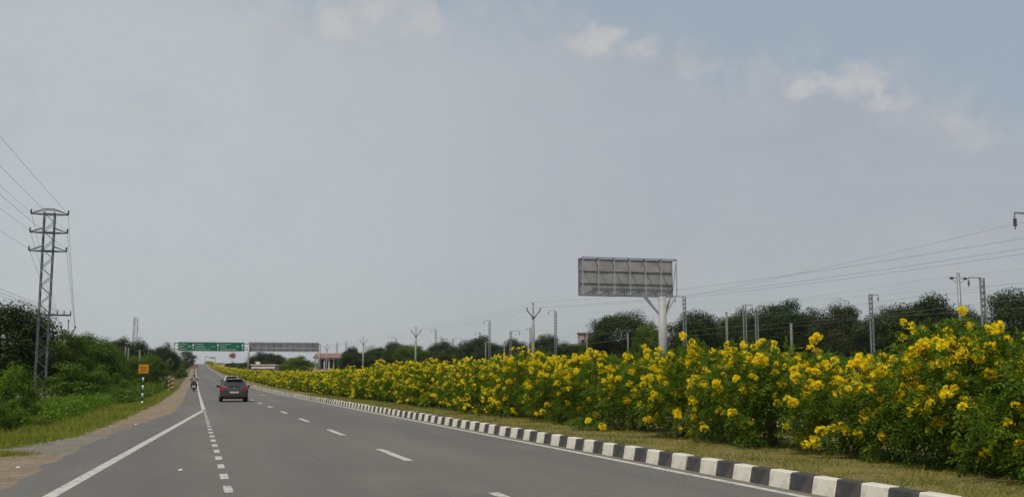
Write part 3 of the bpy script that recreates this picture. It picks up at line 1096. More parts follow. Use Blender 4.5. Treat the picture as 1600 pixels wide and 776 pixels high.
def shrub_proto(seed, H, Rr, n_main=18, side=4, sprays=17, leaf=0.078, filler=820):
    """stems, foliage of pinnate leaf sprays, and spots for the flower clusters"""
    r = np.random.default_rng(seed)
    tips, stems = [], MB()
    for i in range(n_main):
        az = 2 * np.pi * (i * 0.618 + r.uniform(-.1, .1))
        lo = 0.05 if seed % 2 else 0.0
        el = lo + (1 - lo) * (i + r.uniform(0, 1)) / n_main
        out = Rr * np.cos(el * np.pi / 2) ** 0.55 * r.uniform(0.75, 1.05)
        e = np.array([np.cos(az) * out, np.sin(az) * out, H * (0.10 + 0.86 * np.sin(el * np.pi / 2)) * r.uniform(0.85, 1.05)])
        b = np.array([r.normal(0, .12), r.normal(0, .12), 0.0])
        m = b * 0.4 + e * 0.45 + np.array([0, 0, 0.22 * H])
        if i % 2 == 0:
            stems.tube([tuple(b), tuple((b + m) / 2 - np.array([0, 0, 0.03])), tuple(m), tuple(e)], [0.022, 0.018, 0.013, 0.005], 5)
        tips.append(e)
        for k in range(side):
            t = r.uniform(0.45, 0.98)
            q = (1 - t) ** 2 * b + 2 * t * (1 - t) * m + t * t * e
            dv = unit(r.normal(0, 1, 3) + unit(q * np.array([1, 1, 0.2])) * 1.0 + np.array([0, 0, -0.05]))
            p = q + dv * r.uniform(0.2, 0.46)
            p[2] = max(p[2], 0.14)
            tips.append(p)
    tips = np.array(tips)
    nt = len(tips)
    # leaf sprays round the tips
    C = np.repeat(tips, sprays, 0)
    off = unit(r.normal(0, 1, C.shape)) * (r.uniform(0, 1, len(C)) ** 0.6)[:, None] * 0.27
    P = C + off
    outw = unit(off * 1.2 + unit(C - np.array([0, 0, H * 0.4])) * 0.25)
    # filler inside the crown
    f = unit(r.normal(0, 1, (filler, 3))) * (r.uniform(0, 1, filler) ** 0.4)[:, None] * np.array([Rr * 0.9, Rr * 0.9, H * 0.47])
    f[:, 2] = f[:, 2] + H * 0.44
    P = np.concatenate([P, f])
    outw = np.concatenate([outw, unit(r.normal(0, 1, f.shape))])
    ok = P[:, 2] > 0.07
    P, outw = P[ok], outw[ok]
    n = len(P)
    dirv = unit(outw + r.normal(0, 0.45, (n, 3)) + np.array([0, 0, -0.12]))
    up = unit(r.normal(0, 0.45, (n, 3)) + np.array([0, 0, 1.0]))
    sd = unit(np.cross(dirv, up))
    nrm = unit(np.cross(sd, dirv))
    Vs, Ts = [], []
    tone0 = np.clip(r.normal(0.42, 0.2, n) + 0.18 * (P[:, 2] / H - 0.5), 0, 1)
    L0 = r.uniform(0.75, 1.3, n) * leaf
    rl = L0 * 2.1
    for (t, s) in ((0.15, -1), (0.15, 1), (0.5, -1), (0.5, 1), (0.82, -1), (0.82, 1), (0.98, 0)):
        base = P + dirv * (rl * t)[:, None] - np.array([0, 0, 1]) * (rl * t * t * 0.35)[:, None]
        ld = unit(dirv * (0.65 if s else 1) + sd * s * 0.85 + r.normal(0, 0.16, (n, 3)) - np.array([0, 0, 0.25]))
        nn = unit(nrm + r.normal(0, 0.3, (n, 3)))
        ll = L0 * (1.0 if s else 1.2)
        Vs.append(leaf_quads(base, ld, nn, ll, ll * 0.36))
        Ts.append(np.clip(tone0 + r.normal(0, 0.08, n), 0, 1))
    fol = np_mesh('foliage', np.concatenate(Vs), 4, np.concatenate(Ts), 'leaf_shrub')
    sm = bpy.data.meshes.new('stems')
    sm.from_pydata(stems.v, [], stems.f)
    sm.materials.append(M['stem'])
    sm.update()
    # flower spots: just outside the tips, more of them high up
    spots = []
    ctr = np.array([0, 0, H * 0.42])
    for p in tips:
        hgt = p[2] / H
        d = unit(p - ctr)
        if r.uniform() < 0.26 + 0.58 * hgt:
            c = p + d * r.uniform(0.08, 0.19)
            for q in range(r.integers(1, 5)):
                spots.append(c + r.normal(0, 0.13, 3))
    return dict(H=H, R=Rr, fol=fol, stems=sm, spots=[s for s in spots if s[2] > 0.15], tips=tips)


SH = [shrub_proto(40 + i, 2.0, 1.30, n_main=18 + i % 2, side=4) for i in range(6)]


def joined_flowers(seed, spots, scale=1.0, per=6):
    """flower heads of a shrub too far off to pick them apart"""
    r = np.random.default_rng(seed)
    V, T = [], []
    for s in spots:
        n = per
        d = unit(r.normal(0, 1, (n, 3)) + np.array([0, 0, 0.3]))
        c = s + d * r.uniform(0.02, 0.085, n)[:, None] * scale
        dd = unit(np.cross(d, r.normal(0, 1, (n, 3))))
        w = r.uniform(0.05, 0.075, n) * scale
        V.append(leaf_quads(c - dd * (w / 2)[:, None], dd, d, w, w))
        T.append(np.clip(r.normal(0.6, 0.3, n), 0, 1))
    return np_mesh('flower_mass', np.concatenate(V), 4, np.concatenate(T), 'flower')


MIDF, FARF = [], []
for i, s in enumerate(SH):
    r = np.random.default_rng(900 + i)
    extra = []
    for p in s['tips']:
        if r.uniform() < 0.25 + 0.8 * p[2] / s['H']:
            for q in range(3):
                extra.append(p + unit(p - np.array([0, 0, 0.8])) * r.uniform(0.1, 0.3) + r.normal(0, 0.12, 3))
    extra = [e for e in extra if e[2] > 0.15]
    MIDF.append(joined_flowers(500 + i, extra, 1.15, 8))
    FARF.append(joined_flowers(700 + i, extra, 1.5, 4))
FAR_FOL = []
for i in range(3):
    s = SH[i]
    V = np.empty(len(s['fol'].vertices) * 3, np.float32)
    s['fol'].vertices.foreach_get('co', V)
    V = V.reshape(-1, 4, 3)
    T = np.empty(len(V), np.float32)
    s['fol'].attributes['tone'].data.foreach_get('value', T)
    kk = np.arange(0, len(V), 5)
    c = V[kk].mean(1, keepdims=True)
    FAR_FOL.append(np_mesh('foliage', ((V[kk] - c) * 2.3 + c).reshape(-1, 3), 4, T[kk], 'leaf_shrub'))

SHX = 10.45
NEAR = [  # px, height, radius factor, label
    (1690, 2.05, 1.00, 'flowering shrub cut by the right edge of the picture, closest to the camera'),
    (1588, 2.10, 0.92, 'yellow flowering shrub at the right edge beside the tallest shrub'),
    (1492, 2.16, 0.80, 'tallest narrow flowering shrub, its yellow top in front of the double armed mast'),
    (1405, 1.66, 0.72, 'low flowering shrub left of the tallest one with dark hollow below'),
    (1318, 1.74, 0.80, 'low yellow flowering shrub in front of the small beige cabinet'),
    (1212, 2.06, 0.92, 'flowering shrub below the short concrete post with rounded top and a tall bare shoot'),
    (1150, 1.84, 0.74, 'smaller flowering shrub below the two leaning railway masts'),
    (1085, 2.16, 0.95, 'tall leafy flowering shrub just right of the billboard column'),
    (1000, 1.96, 1.02, 'flowering shrub in front of the billboard column foot'),
    (935, 2.00, 1.00, 'flowering shrub below the left half of the billboard'),
    (880, 2.06, 1.00, 'flowering shrub left of the pink building'),
    (835, 2.12, 0.98, 'flowering shrub in front of the nearest forked pole'),
]
shrub_y = []
for i, (px, H, rf, lab) in enumerate(NEAR):
    d = ray(px, 590)
    y = SHX / d.x * d.y
    shrub_y.append(y)
    s = SH[i % 6]
    t = thing('flowering_shrub', lab, 'shrub', (SHX + random.uniform(-.12, .12), y, float(zr(y)) + 0.18), random.uniform(0, 6.28), 'yellow flowering shrubs along the median')
    H *= 0.865
    rf *= 0.98
    t.scale = (rf, rf, H / s['H'])
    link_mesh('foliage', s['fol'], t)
    link_mesh('stems', s['stems'], t)
    if px == 1212:
        t.rotation_euler[2] = 0
        MB().tube([(0.5, -0.3, 0.8), (0.72, -0.45, 1.6), (0.78, -0.5, 2.25)], [0.012, 0.009, 0.005], 5).build('stem', 'stem', t)
        for q in ((0.79, -0.5, 2.28), (0.72, -0.45, 2.2)):
            o = link_mesh('flower_cluster', CLUST[2], t)
            o.location = q
    sp = list(s['spots'])
    random.shuffle(sp)
    for q in sp[:int(len(sp) * (0.86 if px > 1100 else 1.0))]:
        o = link_mesh('flower_cluster', CLUST[random.randrange(8)], t)
        o.location = q
        o.rotation_euler = (random.uniform(-.5, .5), random.uniform(-.5, .5), random.uniform(0, 6.28))
        k = random.uniform(0.50, 0.95)
        o.scale = (k / rf, k / rf, k * s['H'] / H)
y = shrub_y[-1]
seen_l, cnt = set(), {}
MARKS = [('the tall bracket mast at the hedge middle', 765), ('the second forked pole', 650), ('the bracket mast beside the second forked pole', 681),
         ('the third forked pole', 568), ('the far bracket mast in the tree belt', 619), ('the long armed far mast', 708), ('the mast left of the nearest forked pole', 798),
         ('the short post by the tall mast', 740), ('the dark tree beyond the second forked pole', 595)]
i = 0
while y < 560:
    y += random.uniform(1.75, 2.3)
    s = i % 6
    if y < 66:
        fol, flo = SH[s]['fol'], MIDF[s]
        pxs = 800 + FPX * math.tan(math.atan2(SHX, y) + YAW)
        ref, rx_ = min(MARKS, key=lambda m: abs(m[1] - pxs))
        cnt[ref] = cnt.get(ref, 0) + 1
        lab = 'yellow flowering shrub %s %s' % (('in front of' if abs(rx_ - pxs) < 7 else 'right of' if pxs > rx_ else 'left of'), ref)
        if lab in seen_l:
            lab = lab.replace('shrub', 'shrub next along')
        seen_l.add(lab)
    elif y < 190:
        lab, fol, flo = 'small looking flowering shrub in the far stretch of the median hedge before the gantry', FAR_FOL[s % 3], FARF[s]
    else:
        lab, fol, flo = 'tiny flowering shrub in the farthest stretch of the median hedge beyond the gantry', FAR_FOL[s % 3], FARF[s]
    t = thing('flowering_shrub', lab, 'shrub', (SHX + random.uniform(-.15, .15), y, float(zr(y)) + 0.18), random.uniform(0, 6.28), 'yellow flowering shrubs along the median')
    H = random.uniform(1.75, 2.12) if y < 66 else random.uniform(1.6, 1.95)
    H *= 0.89
    rf = random.uniform(0.9, 1.15)
    t.scale = (rf, rf, H / 2.0)
    link_mesh('foliage', fol, t)
    o = link_mesh('flower_mass', flo, t)
    o['kind'] = 'stuff'
    if y < 66:
        link_mesh('stems', SH[s]['stems'], t)
    i += 1
# the last stretch up to the crest reads as one mass
b_y = np.repeat(np.arange(562, 960, 2.0), 60)
n = len(b_y)
P = np.stack([SHX + RNG.normal(0, 0.7, n), b_y + RNG.uniform(-1, 1, n), zr(b_y) + 0.2 + RNG.uniform(0.1, 1.9, n)], -1)
d = sphere_pts(n)
V = leaf_quads(P, d, sphere_pts(n), np.full(n, 0.5), np.full(n, 0.3))
hedge = link_mesh('hedge_run', np_mesh('hedge_run', V, 4, RNG.uniform(0, 1, n), 'leaf_shrub'))
tag(hedge, 'far end of the flowering median hedge running up to the crest', 'hedge', kind='stuff')
k = RNG.uniform(0, 1, n) < 0.4
V = leaf_quads(P[k] + d[k] * 0.2 + np.array([0, 0, 0.12]), d[k], sphere_pts(k.sum()), np.full(k.sum(), 0.3), np.full(k.sum(), 0.25))
o = link_mesh('flower_mass', np_mesh('flower_mass', V, 4, RNG.uniform(0, 1, k.sum()), 'flower'), hedge)
o['kind'] = 'stuff'


# ------------------------------------------------------------------ lattice pylon on the left
def make_pylon(label):
    t = thing('lattice_pylon', label, 'pylon', (0, 0, 0))
    H, w = 10.55, 0.27
    for sx in (-1, 1):
        for sy in (-1, 1):
            MB().bar((sx * w, sy * w, -0.4), (sx * w, sy * w, H - 0.12), 0.055).build('leg', 'pylon_steel', t)
    b = MB()
    nseg = 20
    for i in range(nseg):
        z0, z1 = 0.3 + i * (H - 0.5) / nseg, 0.3 + (i + 1) * (H - 0.5) / nseg
        for s in (-1, 1):
            a, c = (-w, w) if i % 2 == 0 else (w, -w)
            b.bar((a, s * (w + .02), z0), (c, s * (w + .02), z1), 0.03)
            b.bar((s * (w + .02), a, z0), (s * (w + .02), c, z1), 0.03)
    b.build('lacing', 'dark_steel', t)
    for (z, top) in ((10.30, True), (9.27, False), (8.25, False)):
        m = MB()
        half = 0.97
        for s in (-1, 1):
            for sy in (-1, 1):
                m.bar((s * half, 0, z), (s * w, sy * w, z), 0.045)
                m.bar((s * half, 0, z + 0.02), (s * w, sy * w, z + 0.27), 0.035)
        if top:
            for sy in (-1, 1):
                m.bar((-w, sy * w, z + 0.27), (w, sy * w, z + 0.27), 0.045)
        for sy in (-1, 1):
            m.bar((-w, sy * w, z), (w, sy * w, z), 0.06)
        arm = m.build('cross_arm', 'dark_steel', t)
        for s in (-1, 1):
            k = MB().tube([(s * half, 0, z), (s * half, 0, z + 0.26)], [0.035, 0.03], 6)
            for q in range(3):
                k.disc((s * half, 0, z + 0.08 + q * 0.07), 0.06, 0.02, 8, 'Z')
            k.build('insulator', 'insul', arm)
    m = MB().bar((-0.35, -w - .04, 4.72), (1.42, -w - .04, 4.72), 0.085)
    arm = m.build('cross_arm', 'dark_steel', t)
    for x in (0.72, 1.06, 1.4):
        MB().tube([(x, -w - .04, 4.74), (x, -w - .04, 4.98)], [0.035, 0.022], 6).build('insulator', 'insul', arm)
    return t


pp = at_depth(61, 632, 57.5)
py = make_pylon('grey steel lattice pylon with three cross arms on the left verge')
py.location = (pp.x, pp.y, g1(pp.x, pp.y) + 0.15)
py.scale = (1, 1, 1.02)
py2 = copy_tree(py)
py2['label'] = 'grey steel lattice pylon beside the road behind the camera'
py2.location = (pp.x, -22, g1(pp.x, -22))


def forked_pole(label, loc, H, group=None, arm=0.62, name='forked_pole', rz=0.0, mat='concrete'):
    t = thing(name, label, 'utility pole', loc, rz, group)
    MB().tube([(0, 0, -0.4), (0, 0, H * 0.5), (0, 0, H - 0.75)], [0.17, 0.145, 0.12], 8).build('shaft', mat, t, True)
    m = MB()
    for s in (-1, 1):
        m.bar((s * 0.08, -0.13, H - 1.25), (s * arm, -0.13, H - 0.62), 0.075)
    m.box((0, -0.13, H - 1.25), (0.24, 0.06, 0.12))
    m.bar((0, 0, H - 0.8), (0, 0, H - 0.12), 0.06)
    arm_o = m.build('v_arm', 'dark_steel', t)
    for (x, z) in ((-arm, H - 0.62), (arm, H - 0.62), (0, H - 0.14)):
        yy = -0.13 if x else 0
        k = MB().tube([(x, yy, z), (x, yy, z + 0.24)], [0.03, 0.03], 6)
        k.disc((x, yy, z + 0.12), 0.075, 0.06, 8, 'Z').disc((x, yy, z + 0.2), 0.055, 0.05, 8, 'Z')
        k.build('insulator', 'insul', arm_o)
    return t


def tops(loc, H, arm=0.62):
    return [Vector(loc) + Vector((x, -0.13 if x else 0, z)) for (x, z) in ((-arm, H - 0.36), (arm, H - 0.36), (0, H + 0.12))]


WIRE_R = 0.006


def wire(label, pts, sag=0.01, group=None, r=WIRE_R, name='overhead_wire'):
    """a conductor hung through its supports"""
    b = MB()
    path = []
    for p, q in zip(pts[:-1], pts[1:]):
        p, q = Vector(p), Vector(q)
        L = (q - p).length
        n = 10
        for k in range(n):
            t = k / n
            path.append(p.lerp(q, t) - Vector((0, 0, 4 * t * (1 - t) * sag * L)))
    path.append(Vector(pts[-1]))
    b.tube(path, r, 4)
    return tag(b.build(name, 'wire'), label, 'wire', group)


# right hand row of forked concrete poles
fp = []
names = ['nearest forked concrete pole rising above the hedge', 'second forked concrete pole from the right above the hedge',
         'third forked concrete pole, left of the second', 'fourth forked concrete pole at the red roofed shed']
FPX_LIST = [(833, 474), (650, 511), (568, 527), (511, 538)]
for (px, top), lab in zip(FPX_LIST, names):
    p = on_x(px, top, 29.0)
    z = g1(29.0, p.y)
    forked_pole(lab, (29.0, p.y, z), p.z - z, 'forked concrete power poles')
    fp.append((Vector((29.0, p.y, z)), p.z - z))
near_loc, near_h = Vector((29.5, 24.5, g1(29.5, 24.5))), 6.0
forked_pole('forked concrete pole beside the opposite road outside the right edge', near_loc, near_h, 'forked concrete power poles')
fp = [(near_loc, near_h)] + fp
for k, lab in enumerate(('left hand wire on the forked concrete poles', 'right hand wire on the forked concrete poles', 'top wire on the forked concrete poles')):
    wire(lab, [tops(l, h)[k] for l, h in fp] + [tops(fp[-1][0] + Vector((0, 60, 0.9)), fp[-1][1])[k]], 0.008, 'wires on the forked poles', 0.007)

# left row beyond the pylon
pa_ = at_depth(107, 505, 82)
za = g1(pa_.x, pa_.y)
la = Vector((pa_.x, pa_.y, za))
forked_pole('forked pole sticking out of the tree right of the pylon', la, pa_.z - za + 0.2, None, 0.52)
pb_ = at_depth(166, 532, 135)
zb = g1(pb_.x, pb_.y)
lb = Vector((pb_.x, pb_.y, zb))
forked_pole('forked pole above the left tree belt near the telecom tower', lb, pb_.z - zb, None, 0.9)
arms = [(s * 0.97, z) for z in (10.56, 9.53, 8.51) for s in (-1, 1)]
ta, tb = tops(la, pa_.z - za + 0.2, 0.52), tops(lb, pb_.z - zb, 0.9)
wl = ['top left wire of the lattice pylon', 'top right wire of the lattice pylon', 'middle left wire of the lattice pylon',
      'middle right wire of the lattice pylon', 'bottom left wire of the lattice pylon', 'bottom right wire of the lattice pylon']
for j, (x, z) in enumerate(arms):
    zz = z + py.location.z
    far = ta[j % 2] + Vector((0, 0, -0.12 * (j // 2)))
    wire(wl[j], [(pp.x + x, -22, zz), (pp.x + x, pp.y, zz), far], 0.006, 'wires of the lattice pylon', 0.008)
for j in range(3):
    wire(('left wire', 'right wire', 'top wire')[j] + ' between the two forked poles in the left trees', [ta[j], tb[j], tb[j] + Vector((2, 60, 0.2))], 0.02, 'wires over the left trees')
for j, x in enumerate((0.72, 1.06, 1.4)):
    wire(('inner', 'middle', 'outer')[j] + ' low wire on the side arm of the pylon', [(pp.x + x, -22, 5.0), (pp.x + x, pp.y - .31, 4.98)], 0.006, 'low wires of the lattice pylon', 0.007)


# ------------------------------------------------------------------ railway masts
def rail_mast(label, px, top, s=None, Z=None, arm=-1, alen=1.6, w=0.34, group='railway masts', solid=False, name='railway_mast', both=False, armdrop=0.0):
    p = on_x(px, top, s) if s else at_depth(px, top, Z)
    z = g1(p.x, p.y)
    H = p.z - z
    t = thing(name, label, 'mast', (p.x, p.y, z), 0.0, group)
    if solid:
        MB().tube([(0, 0, -0.4), (0, 0, H)], [w * 0.55, w * 0.42], 8).build('shaft', 'steel' if both else 'old_concrete', t, True)
    else:
        b = MB()
        for sx in (-1, 1):
            b.box((sx * w / 2, 0, H / 2 - 0.2), (0.075, 0.16, H + 0.4))
        b.build('upright', 'steel', t)
        m = MB()
        k = 0
        zz = 0.3
        while zz < H - 0.3:
            m.bar((-w / 2 if k % 2 else w / 2, -0.09, zz), (w / 2 if k % 2 else -w / 2, -0.09, zz + 0.5), 0.05, 0.02)
            if k % 3 == 0:
                m.box((0, 0.085, zz), (w, 0.02, 0.14))
            zz += 0.5
        m.build('lacing', 'steel', t)
    if arm:
        for a in ((-1, 1) if both else (arm,)):
            m = MB()
            zt = H - armdrop
            if both:
                m.bar((0, 0, zt - 0.45), (a * alen, 0, zt - 0.45), 0.05)
                m.bar((0, 0, zt - 0.9), (a * alen, 0, zt - 0.48), 0.035)
            else:
                m.bar((0, 0, zt), (a * alen, 0, zt), 0.07)
                m.bar((a * alen, 0, zt), (a * alen, 0, zt - 0.28), 0.04)
            ao = m.build('bracket_arm', 'steel', t)
            k = MB()
            x0, z0 = (a * (alen - 0.32), zt - 0.45) if both else (a * alen, zt - 0.30)
            for q in range(4):
                k.disc((x0 + (a * q * 0.09 if both else 0), 0, z0 - (0 if both else q * 0.09)), 0.085, 0.06, 8, 'X' if both else 'Z')
            if not both:
                k.bar((x0, 0, z0 + .05), (x0, 0, z0 - 0.45), 0.03)
            k.build('insulator', 'insul', ao)
    return t, Vector((p.x, p.y, p.z))


RA = 58.0
rowA = []
for (px, top, lab) in ((1534, 434, 'bracket mast just right of the double armed mast'),
                       (1069, 463, 'bracket mast whose arm meets the billboard corner'),
                       (868, 485, 'bracket mast right of the nearest forked pole'),
                       (765, 501, 'bracket mast between first and second forked poles'),
                       (681, 515, 'bracket mast just right of the second forked pole'),
                       (619, 527, 'far bracket mast left of the second forked pole')):
    t, p = rail_mast(lab + ', arm to the left', px, top, s=RA, arm=-1, alen=1.25)
    rowA.append(p)
t, pn = rail_mast('bracket mast beyond the right edge, only its arm reaching into view', 1668, 337, Z=46, arm=-1, alen=2.95, w=0.4)
for (px, top, Z, a, al, lab) in ((1163, 476, 118, 1, 1.0, 'lattice mast with short right arm before the domed tree'),
                                 (1182, 489, 128, 0, 0, 'plain lattice mast right beside the short armed mast'),
                                 (1360, 460, 105, 1, 0.9, 'lone pale mast with short arm to the right'),
                                 (1078, 490, 175, 1, 0.95, 'small mast with right arm beyond the billboard column'),
                                 (798, 517, 190, 1, 1.7, 'mast with long right arm left of the nearest forked pole'),
                                 (953, 492, 190, -1, 1.1, 'bracket mast in front of the domed tree below the billboard'),
                                 (930, 499, 185, 0, 0, 'plain mast left of the domed tree below the billboard'),
                                 (829, 512, 240, -1, 1.0, 'faint far bracket mast just left of the nearest forked pole'),
                                 (750, 519, 250, -1, 1.2, 'far bracket mast left of the tall one at the hedge middle'),
                                 (708, 528, 255, 1, 2.4, 'far mast with long right arm in the tree belt'),
                                 (691, 526, 290, -1, 1.2, 'faint far bracket mast right of the second forked pole'),
                                 (527, 534, 300, 0, 0, 'thin mast above the red roofed shed, left one'),
                                 (541, 533, 300, 0, 0, 'thin mast above the red roofed shed, right one')):
    rail_mast(lab, px, top, Z=Z, arm=a, alen=al, w=0.34 if Z < 200 else 0.42)
rail_mast('tall mast with arms to both sides behind the tallest shrub', 1497, 426, Z=84, arm=1, alen=0.85, both=True, solid=True, w=0.30)
for (px, top, Z, lab) in ((1135, 487, 100, 'slim concrete post left of the short armed mast'), (1236, 505, 92, 'short concrete post behind the rounded shrub'),
                          (917, 519, 150, 'concrete post in front of the pink building'), (981, 522, 150, 'short post in front of the domed tree'),
                          (788, 533, 160, 'short post among the tree belt left of the nearest forked pole'),
                          (759, 535, 170, 'short post left of the tall bracket mast')):
    rail_mast(lab, px, top, Z=Z, arm=0, solid=True, w=0.26, name='concrete_post', group='short concrete posts')
# railway conductors
fa = [p + Vector((-1.25, 0, -0.75)) for p in rowA]
first = fa[0] + Vector((0, -48, 0.1))
wire('feeder wire hanging from the bracket mast arms', [first] + fa, 0.008, 'railway wires', 0.0065)
for (x, z0, lab) in ((54.5, 5.6, 'contact wire of the near railway track'), (54.5, 6.9, 'carrier wire of the near railway track'),
                     (63.0, 5.5, 'contact wire of the far railway track'), (63.0, 6.8, 'carrier wire of the far railway track'),
                     (50.0, 3.9, 'fence like low wire in front of the railway')):
    wire(lab, [(x, y, g1(x, y) + z0) for y in np.arange(20, 330, 48)], 0.006, 'railway wires', 0.0065)
mp = pn + Vector((-2.95, 0, -0.5))
wire('wire held by the bracket arm at the right edge', [mp + Vector((-1.5, -30, 0.2)), mp, on_x(1075, 462, 33.0)], 0.004, 'railway wires', 0.0065)


# ------------------------------------------------------------------ billboard
bp = at_depth(1036, 548, 74)
bz = g1(bp.x, bp.y)
BB = thing('billboard', 'large grey billboard seen from behind on a single white column', 'billboard', (bp.x, bp.y, bz))
bl, br = at_depth(906, 461, 73.2), at_depth(1052, 464, 74.9)
ang = math.atan2(br.y - bl.y, br.x - bl.x)
BB.rotation_euler = (0, 0, ang)
inv = Matrix.Rotation(-ang, 3, 'Z')
l_l, l_r = inv @ (bl - Vector((bp.x, bp.y, bz))), inv @ (br - Vector((bp.x, bp.y, bz)))
x0, x1, z0 = l_l.x, l_r.x, (l_l.z + l_r.z) / 2
zt = z0 + 56.5 / FPX * 75.5
yf = l_l.y + 0.25
FD = 0.95
MB().tube([(0, 0, -0.5), (0, 0, z0 - 0.05)], [0.30, 0.30], 20).build('column', 'pole_paint', BB, True)
cols, rows = 6, 3
for i in range(cols):
    for j in range(rows):
        xa, xb = x0 + (x1 - x0) * i / cols, x0 + (x1 - x0) * (i + 1) / cols
        za_, zb_ = z0 + (zt - z0) * j / rows, z0 + (zt - z0) * (j + 1) / rows
        MB().box(((xa + xb) / 2, yf + random.uniform(-.008, .008), (za_ + zb_) / 2), (xb - xa - 0.012, 0.03, zb_ - za_ - 0.012),
                 Matrix.Rotation(random.uniform(-.004, .004), 3, 'Z')).build('back_sheet', 'sheet', BB)
b = MB()
for j in range(rows + 1):
    z = z0 + (zt - z0) * j / rows
    b.box(((x0 + x1) / 2, yf - 0.05, z), (x1 - x0 + 0.06, 0.04, 0.04))
b.build('rails', 'dark_steel', BB)
nf = 7
fx = [x0 + 0.02 + (x1 - x0) * i / (nf - 1) * 0.995 for i in range(nf)]
for i, x in enumerate(fx):
    MB().box((x, yf - FD, (z0 + zt) / 2), (0.06, 0.06, zt - z0 + 0.02)).build('frame_post', 'pole_paint', BB)
    m = MB()
    for z in (z0 + 0.03, zt - 0.03):
        m.bar((x, yf - 0.06, z), (x, yf - FD, z), 0.05)
    m.bar((x, yf - 0.07, z0 + 0.05), (x, yf - FD, zt - 0.08), 0.035)
    m.build('frame_brace', 'steel', BB)
b = MB()
for z in (z0 - 0.0, zt + 0.0):
    b.box(((x0 + x1) / 2, yf - FD, z), (x1 - x0 + 0.08, 0.075, 0.075))
b.box((x0 - 0.02, yf - 0.05, (z0 + zt) / 2), (0.06, 0.06, zt - z0))
b.box((x1 + 0.02, yf - 0.05, (z0 + zt) / 2), (0.06, 0.06, zt - z0))
b.build('frame_chord', 'steel', BB)
zb_ = z0 - 1.25
for (xe, yo) in ((-1.55, -0.3), (-1.15, 0.25), (0.95, -0.3), (0.72, 0.25)):
    MB().bar((0.28 * (1 if xe > 0 else -1), 0, zb_), (xe, yo, z0 - 0.03), 0.11).build('strut', 'pole_paint', BB)
MB().box((0, (yf - FD / 2) * 0.5, z0 - 0.02), (0.5, abs(yf - FD) + 0.2, 0.10)).build('head_plate', 'steel', BB)

# ------------------------------------------------------------------ overhead gantry with signs
GYY = 208.0
gzz = float(zr(GYY))
G = thing('sign_gantry', 'overhead road gantry with green direction sign and a second board seen from behind', 'gantry', (0, GYY, gzz))


def gl(px, py, dy=0.0):
    p = on_y(px, py, GYY + dy)
    return p.x, p.z - gzz


xL, xM, xR = gl(269.5, 590)[0], gl(387.3, 590)[0], gl(498.5, 590)[0]
zpost = gl(387, 536)[1]
for x in (xL, xM, xR):
    MB().tube([(x, 0, -0.4), (x, 0, zpost)], 0.18, 10).build('post', 'steel', G, True)
for (xa, xb) in ((xL, xM), (xM, xR)):
    b = MB()
    for z in (zpost - 0.1, zpost - 1.25):
        b.bar((xa, 0.0, z), (xb, 0.0, z), 0.14)
    nseg = 9 if xa == xL else 0
    for i in range(nseg):
        u0, u1 = xa + (xb - xa) * i / nseg, xa + (xb - xa) * (i + 1) / nseg
        b.bar((u0, 0.02, zpost - 1.2 if i % 2 else zpost - 0.15), (u1, 0.02, zpost - 0.15 if i % 2 else zpost - 1.2), 0.07)
    b.build('truss', 'dark_steel', G)
sx0, sz1 = gl(278.5, 533.5)
sx1, sz0 = gl(382, 549)
sp = MB().box(((sx0 + sx1) / 2, -0.22, (sz0 + sz1) / 2), (sx1 - sx0, 0.08, sz1 - sz0)).build('sign_panel', 'green', G)
SW, SHh = sx1 - sx0, sz1 - sz0
b = MB()
for z in (sz0 + 0.04, sz1 - 0.04):
    b.box(((sx0 + sx1) / 2, -0.265, z), (SW, 0.012, 0.05))
for x in (sx0 + 0.03, sx1 - 0.03, sx0 + SW * 0.266, sx0 + SW * 0.635):
    b.box((x, -0.266, (sz0 + sz1) / 2), (0.04, 0.012, SHh - 0.08))
b.build('border', 'white', sp)
for fxr in (0.225, 0.595, 0.967):
    x = sx0 + SW * fxr
    b = MB()
    zc = (sz0 + sz1) / 2
    b.box((x, -0.27, zc - 0.12), (0.10, 0.012, SHh * 0.55))
    y_ = -0.27
    b.add([(x - 0.25, y_, zc + 0.22), (x + 0.25, y_, zc + 0.22), (x, y_, zc + 0.62), (x - 0.25, y_ + .01, zc + 0.22), (x + 0.25, y_ + .01, zc + 0.22), (x, y_ + .01, zc + 0.62)],
          [(0, 1, 2), (5, 4, 3), (0, 3, 4, 1), (1, 4, 5, 2), (2, 5, 3, 0)])
    b.build('arrow', 'white', sp)
rl_ = random.Random(5)


def scribble(b, x, z, w, h, rr):
    """a word whose letters are too far off to read: a run of small strokes"""
    u = x
    while u < x + w:
        s_ = rr.uniform(0.5, 0.9) * h
        k = rr.randrange(4)
        if k == 0:
            b.box((u + s_ * .1, -0.27, z), (h * .17, 0.012, h))
            b.box((u + s_ * .4, -0.27, z - h * .4), (s_ * .6, 0.012, h * .18))
        elif k == 1:
            b.box((u + s_ * .4, -0.27, z + h * .4), (s_ * .8, 0.012, h * .18))
            b.box((u + s_ * .4, -0.27, z - h * .4), (s_ * .8, 0.012, h * .18))
            b.box((u + s_ * .1, -0.27, z), (h * .17, 0.012, h * .7))
        elif k == 2:
            b.box((u + s_ * .4, -0.27, z), (h * .17, 0.012, h))
            b.box((u + s_ * .4, -0.27, z), (s_ * .7, 0.012, h * .17))
        else:
            b.box((u + s_ * .1, -0.27, z), (h * .16, 0.012, h * .8))
            b.box((u + s_ * .7, -0.27, z), (h * .16, 0.012, h * .8))
            b.box((u + s_ * .4, -0.27, z + h * .3), (s_ * .5, 0.012, h * .17))
        u += s_ + h * 0.16


